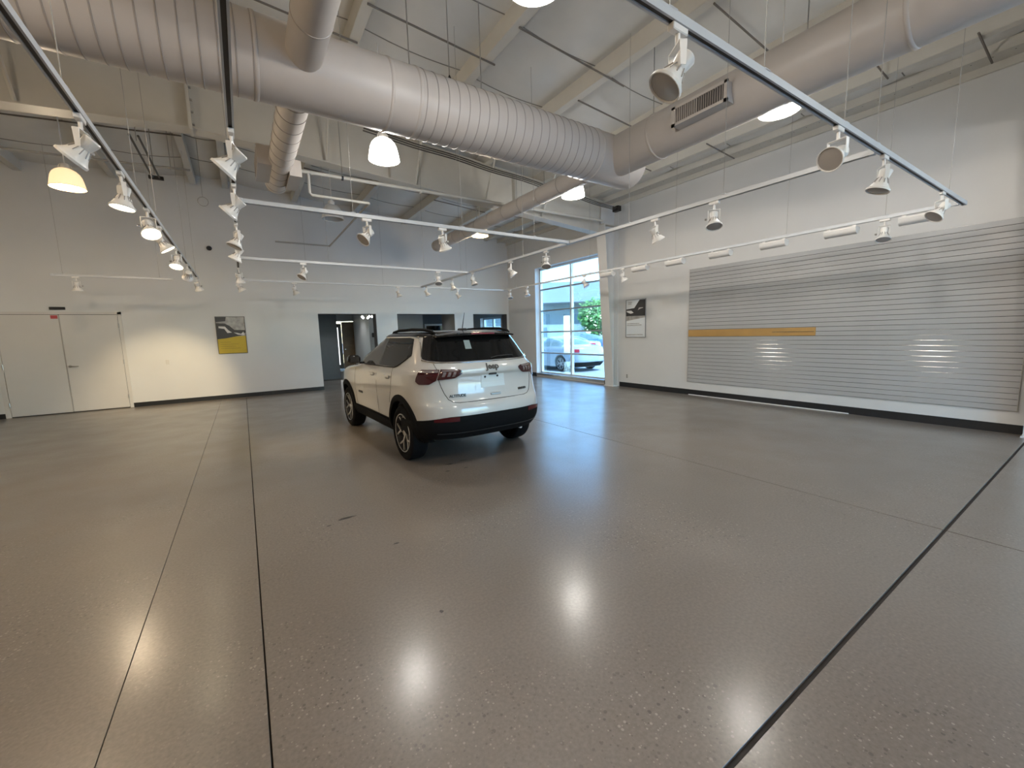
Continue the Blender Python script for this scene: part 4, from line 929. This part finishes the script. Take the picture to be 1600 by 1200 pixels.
def sedan(loc, rz, paint, label, name='parked_sedan'):
    c = empty(name, loc, rz, label=label, cat='car', group='cars parked outside')
    ar_ = MB()
    for x in (0, 2.8):
        for sg in (-1, 1): ar_.lathe([(.365, 0), (.365, .5)], 28, 'y', (x, .60 if sg > 0 else -1.10, .34), True, True)
    me = cut(SB.shell(linspace(.2, .96, 26)+linspace(.98, 1.10, 10)+linspace(1.13, 1.40, 12)).mesh('body'), ar_); me.materials.clear(); shade(me, 40); link('body', me, paint, c)
    base = SB.ring(1.395); rows = [[(.95+(x-.95)*s_, y*s_, 1.395+.06*(1-s_**2.5)) for x, y, z in base] for s_ in (1, .95, .85, .65, .4, .02)]
    rp = MB(); n = len(base); rp.add([p for r in rows for p in r], [(i*n+j, i*n+(j+1) % n, (i+1)*n+(j+1) % n, (i+1)*n+j) for i in range(5) for j in range(n)]); rp.build('roof', paint, c, smooth=60)
    gl = mat('sedan_glass', (.16, .22, .23), .06)
    for sg in (-1, 1):
        side_patch(SB, [(x, 1.02, x, 1.355) for x in linspace(1.35, .78, 8)]+[(x, 1.02, x, 1.355-.0) for x in linspace(.76, .74, 2)], sg, .006).build('door_glass', gl, c, smooth=True)
        side_patch(SB, [(x, 1.03, x, 1.355-max(0, .55-x)*.36) for x in linspace(.70, -.02, 12)], sg, .006).build('quarter_glass', gl, c, smooth=True)
        cap_patch(SB, [(sg*u, .80, sg*u, .93) for u in linspace(.45, .78, 9)], .01).build('tail_light', mat('sedan_red_lens', (.4, .03, .05), .2), c, smooth=True)
        arc = [(.375*math.cos(math.radians(t_)), .34+.375*math.sin(math.radians(t_))) for t_ in range(0, 181, 12)]
        MB().add([(x, sg*.52, z) for x, z in arc]+[(x, sg*.82, z) for x, z in arc], [(i, i+1, len(arc)+i+1, len(arc)+i) for i in range(len(arc)-1)]+[tuple(range(len(arc)))]).build('wheel_well', BLACK, c)
        MB().tube([SB.side(x, z, sg, .0) for x, z in ((.74, .35), (.74, .9), (.74, 1.02))], .005, 4).build('door_seam', GAP, c)
    cap_patch(SB, [(u, 1.10, u, 1.36) for u in linspace(-.62, .62, 15)], .006).build('rear_glass', gl, c, smooth=True)
    cap_patch(SB, [(u, .21, u, .40) for u in linspace(-.8, .8, 25)], .008).build('bumper_valance', CLAD, c, smooth=True)
    MB().box((-.7, -.7, .18), (3.2, .7, .35)).build('underbody', BLACK, c)
    cap_patch(SB, [(SB.u_y(y, .7), .62, SB.u_y(y, .7), .74) for y in (.2, -.2)], .01).build('number_plate', PLATE, c)
    add_wheels(c, sedan_wm, [(0, .80), (0, -.80), (2.8, .80), (2.8, -.80)], RIMM)
    return c
sedan((11.82, 13.05, -.10), math.radians(91), SILVER, 'silver sedan parked right outside the tall window')
sedan((17.4, 18.6, -.10), math.radians(125), TEALC, 'pale blue car parked behind the silver sedan outside')
sedan((22.6, 22.4, -.10), math.radians(120), BLUEC, 'bright blue car at the right edge of the window view')
sedan((21.0, 27.5, -.10), math.radians(150), mat('car_paint_grey', (.25, .3, .33), .3, coat=1), 'dark grey car roof visible behind the silver sedan at left')
b = empty('neighbour_building', (39.7, 45.0, -.1), math.radians(-40), label='pale blue-grey building with flat canopy across the parking lot', cat='building')
BW = mat('cladding_blue_grey', (.15, .20, .22), .6, noise=.02)
MB().box((-26, 0, 2.7), (2.2, 8, 5.6)).build('wall', BW, b)
MB().box((-26, .1, 0), (2.2, 8, 2.7)).build('lower_wall', mat('lower_wall_pale', (.55, .60, .60), .6), b)
MB().box((-26, -3, 5.6), (14, 9, 8.3)).build('canopy', mat('canopy_grey', (.27, .31, .33), .6), b)
for x in (6.5, 13.0): MB().box((x, 2.6, 0), (x+.35, 3.0, 5.6)).build('canopy_post', BW, b)
for k in range(6): MB().box((-22+k*3.4, .04, .9), (-20.4+k*3.4, .12, 2.3)).build('window', mat('far_window', (.2, .27, .3), .15), b)
def tree(x, y, h, r, label):
    t = empty('tree', (x, y, -.1), label=label, cat='tree', group='trees across the parking lot')
    MB().tube([(0, 0, 0), (.05, 0, h*.3), (0, .1, h*.6)], [.22, .17, .1], 8).build('trunk', mat('bark', (.10, .07, .05), .9), t)
    rnd = random.Random(int(x*10)); mb = MB()
    for k in range(2600):
        a, b_, c = rnd.uniform(0, 2*PI), math.acos(rnd.uniform(-1, 1)), rnd.uniform(.55, 1)**.6
        lob = 1+.22*math.sin(3*a+1)*math.sin(2*b_)+.15*math.sin(7*a)
        px, py, pz = r*c*lob*math.sin(b_)*math.cos(a), r*c*lob*math.sin(b_)*math.sin(a), h*.58+r*.95*c*lob*math.cos(b_)
        u = Vector((rnd.uniform(-1, 1), rnd.uniform(-1, 1), rnd.uniform(-1, 1))).normalized(); w_ = u.orthogonal().normalized(); s_ = rnd.uniform(.16, .32)
        P = Vector((px, py, pz)); mb.add([P-u*s_, P+w_*s_*.6, P+u*s_, P-w_*s_*.6], [(0, 1, 2, 3)])
    tag(mb.build('foliage', mat('leaves', (.14, .30, .07), .6, noise=.35, nscale=1.5), t), kind='stuff')
tree(37.6, 37.4, 5.6, 2.3, 'leafy green tree beside the canopy building outside'); tree(44.5, 34.5, 5.8, 2.3, 'leafy green tree farther right outside the window'); tree(36.0, 30.0, 5.0, 1.9, 'small leafy tree hidden right of the window view')
bpy.context.view_layer.update()
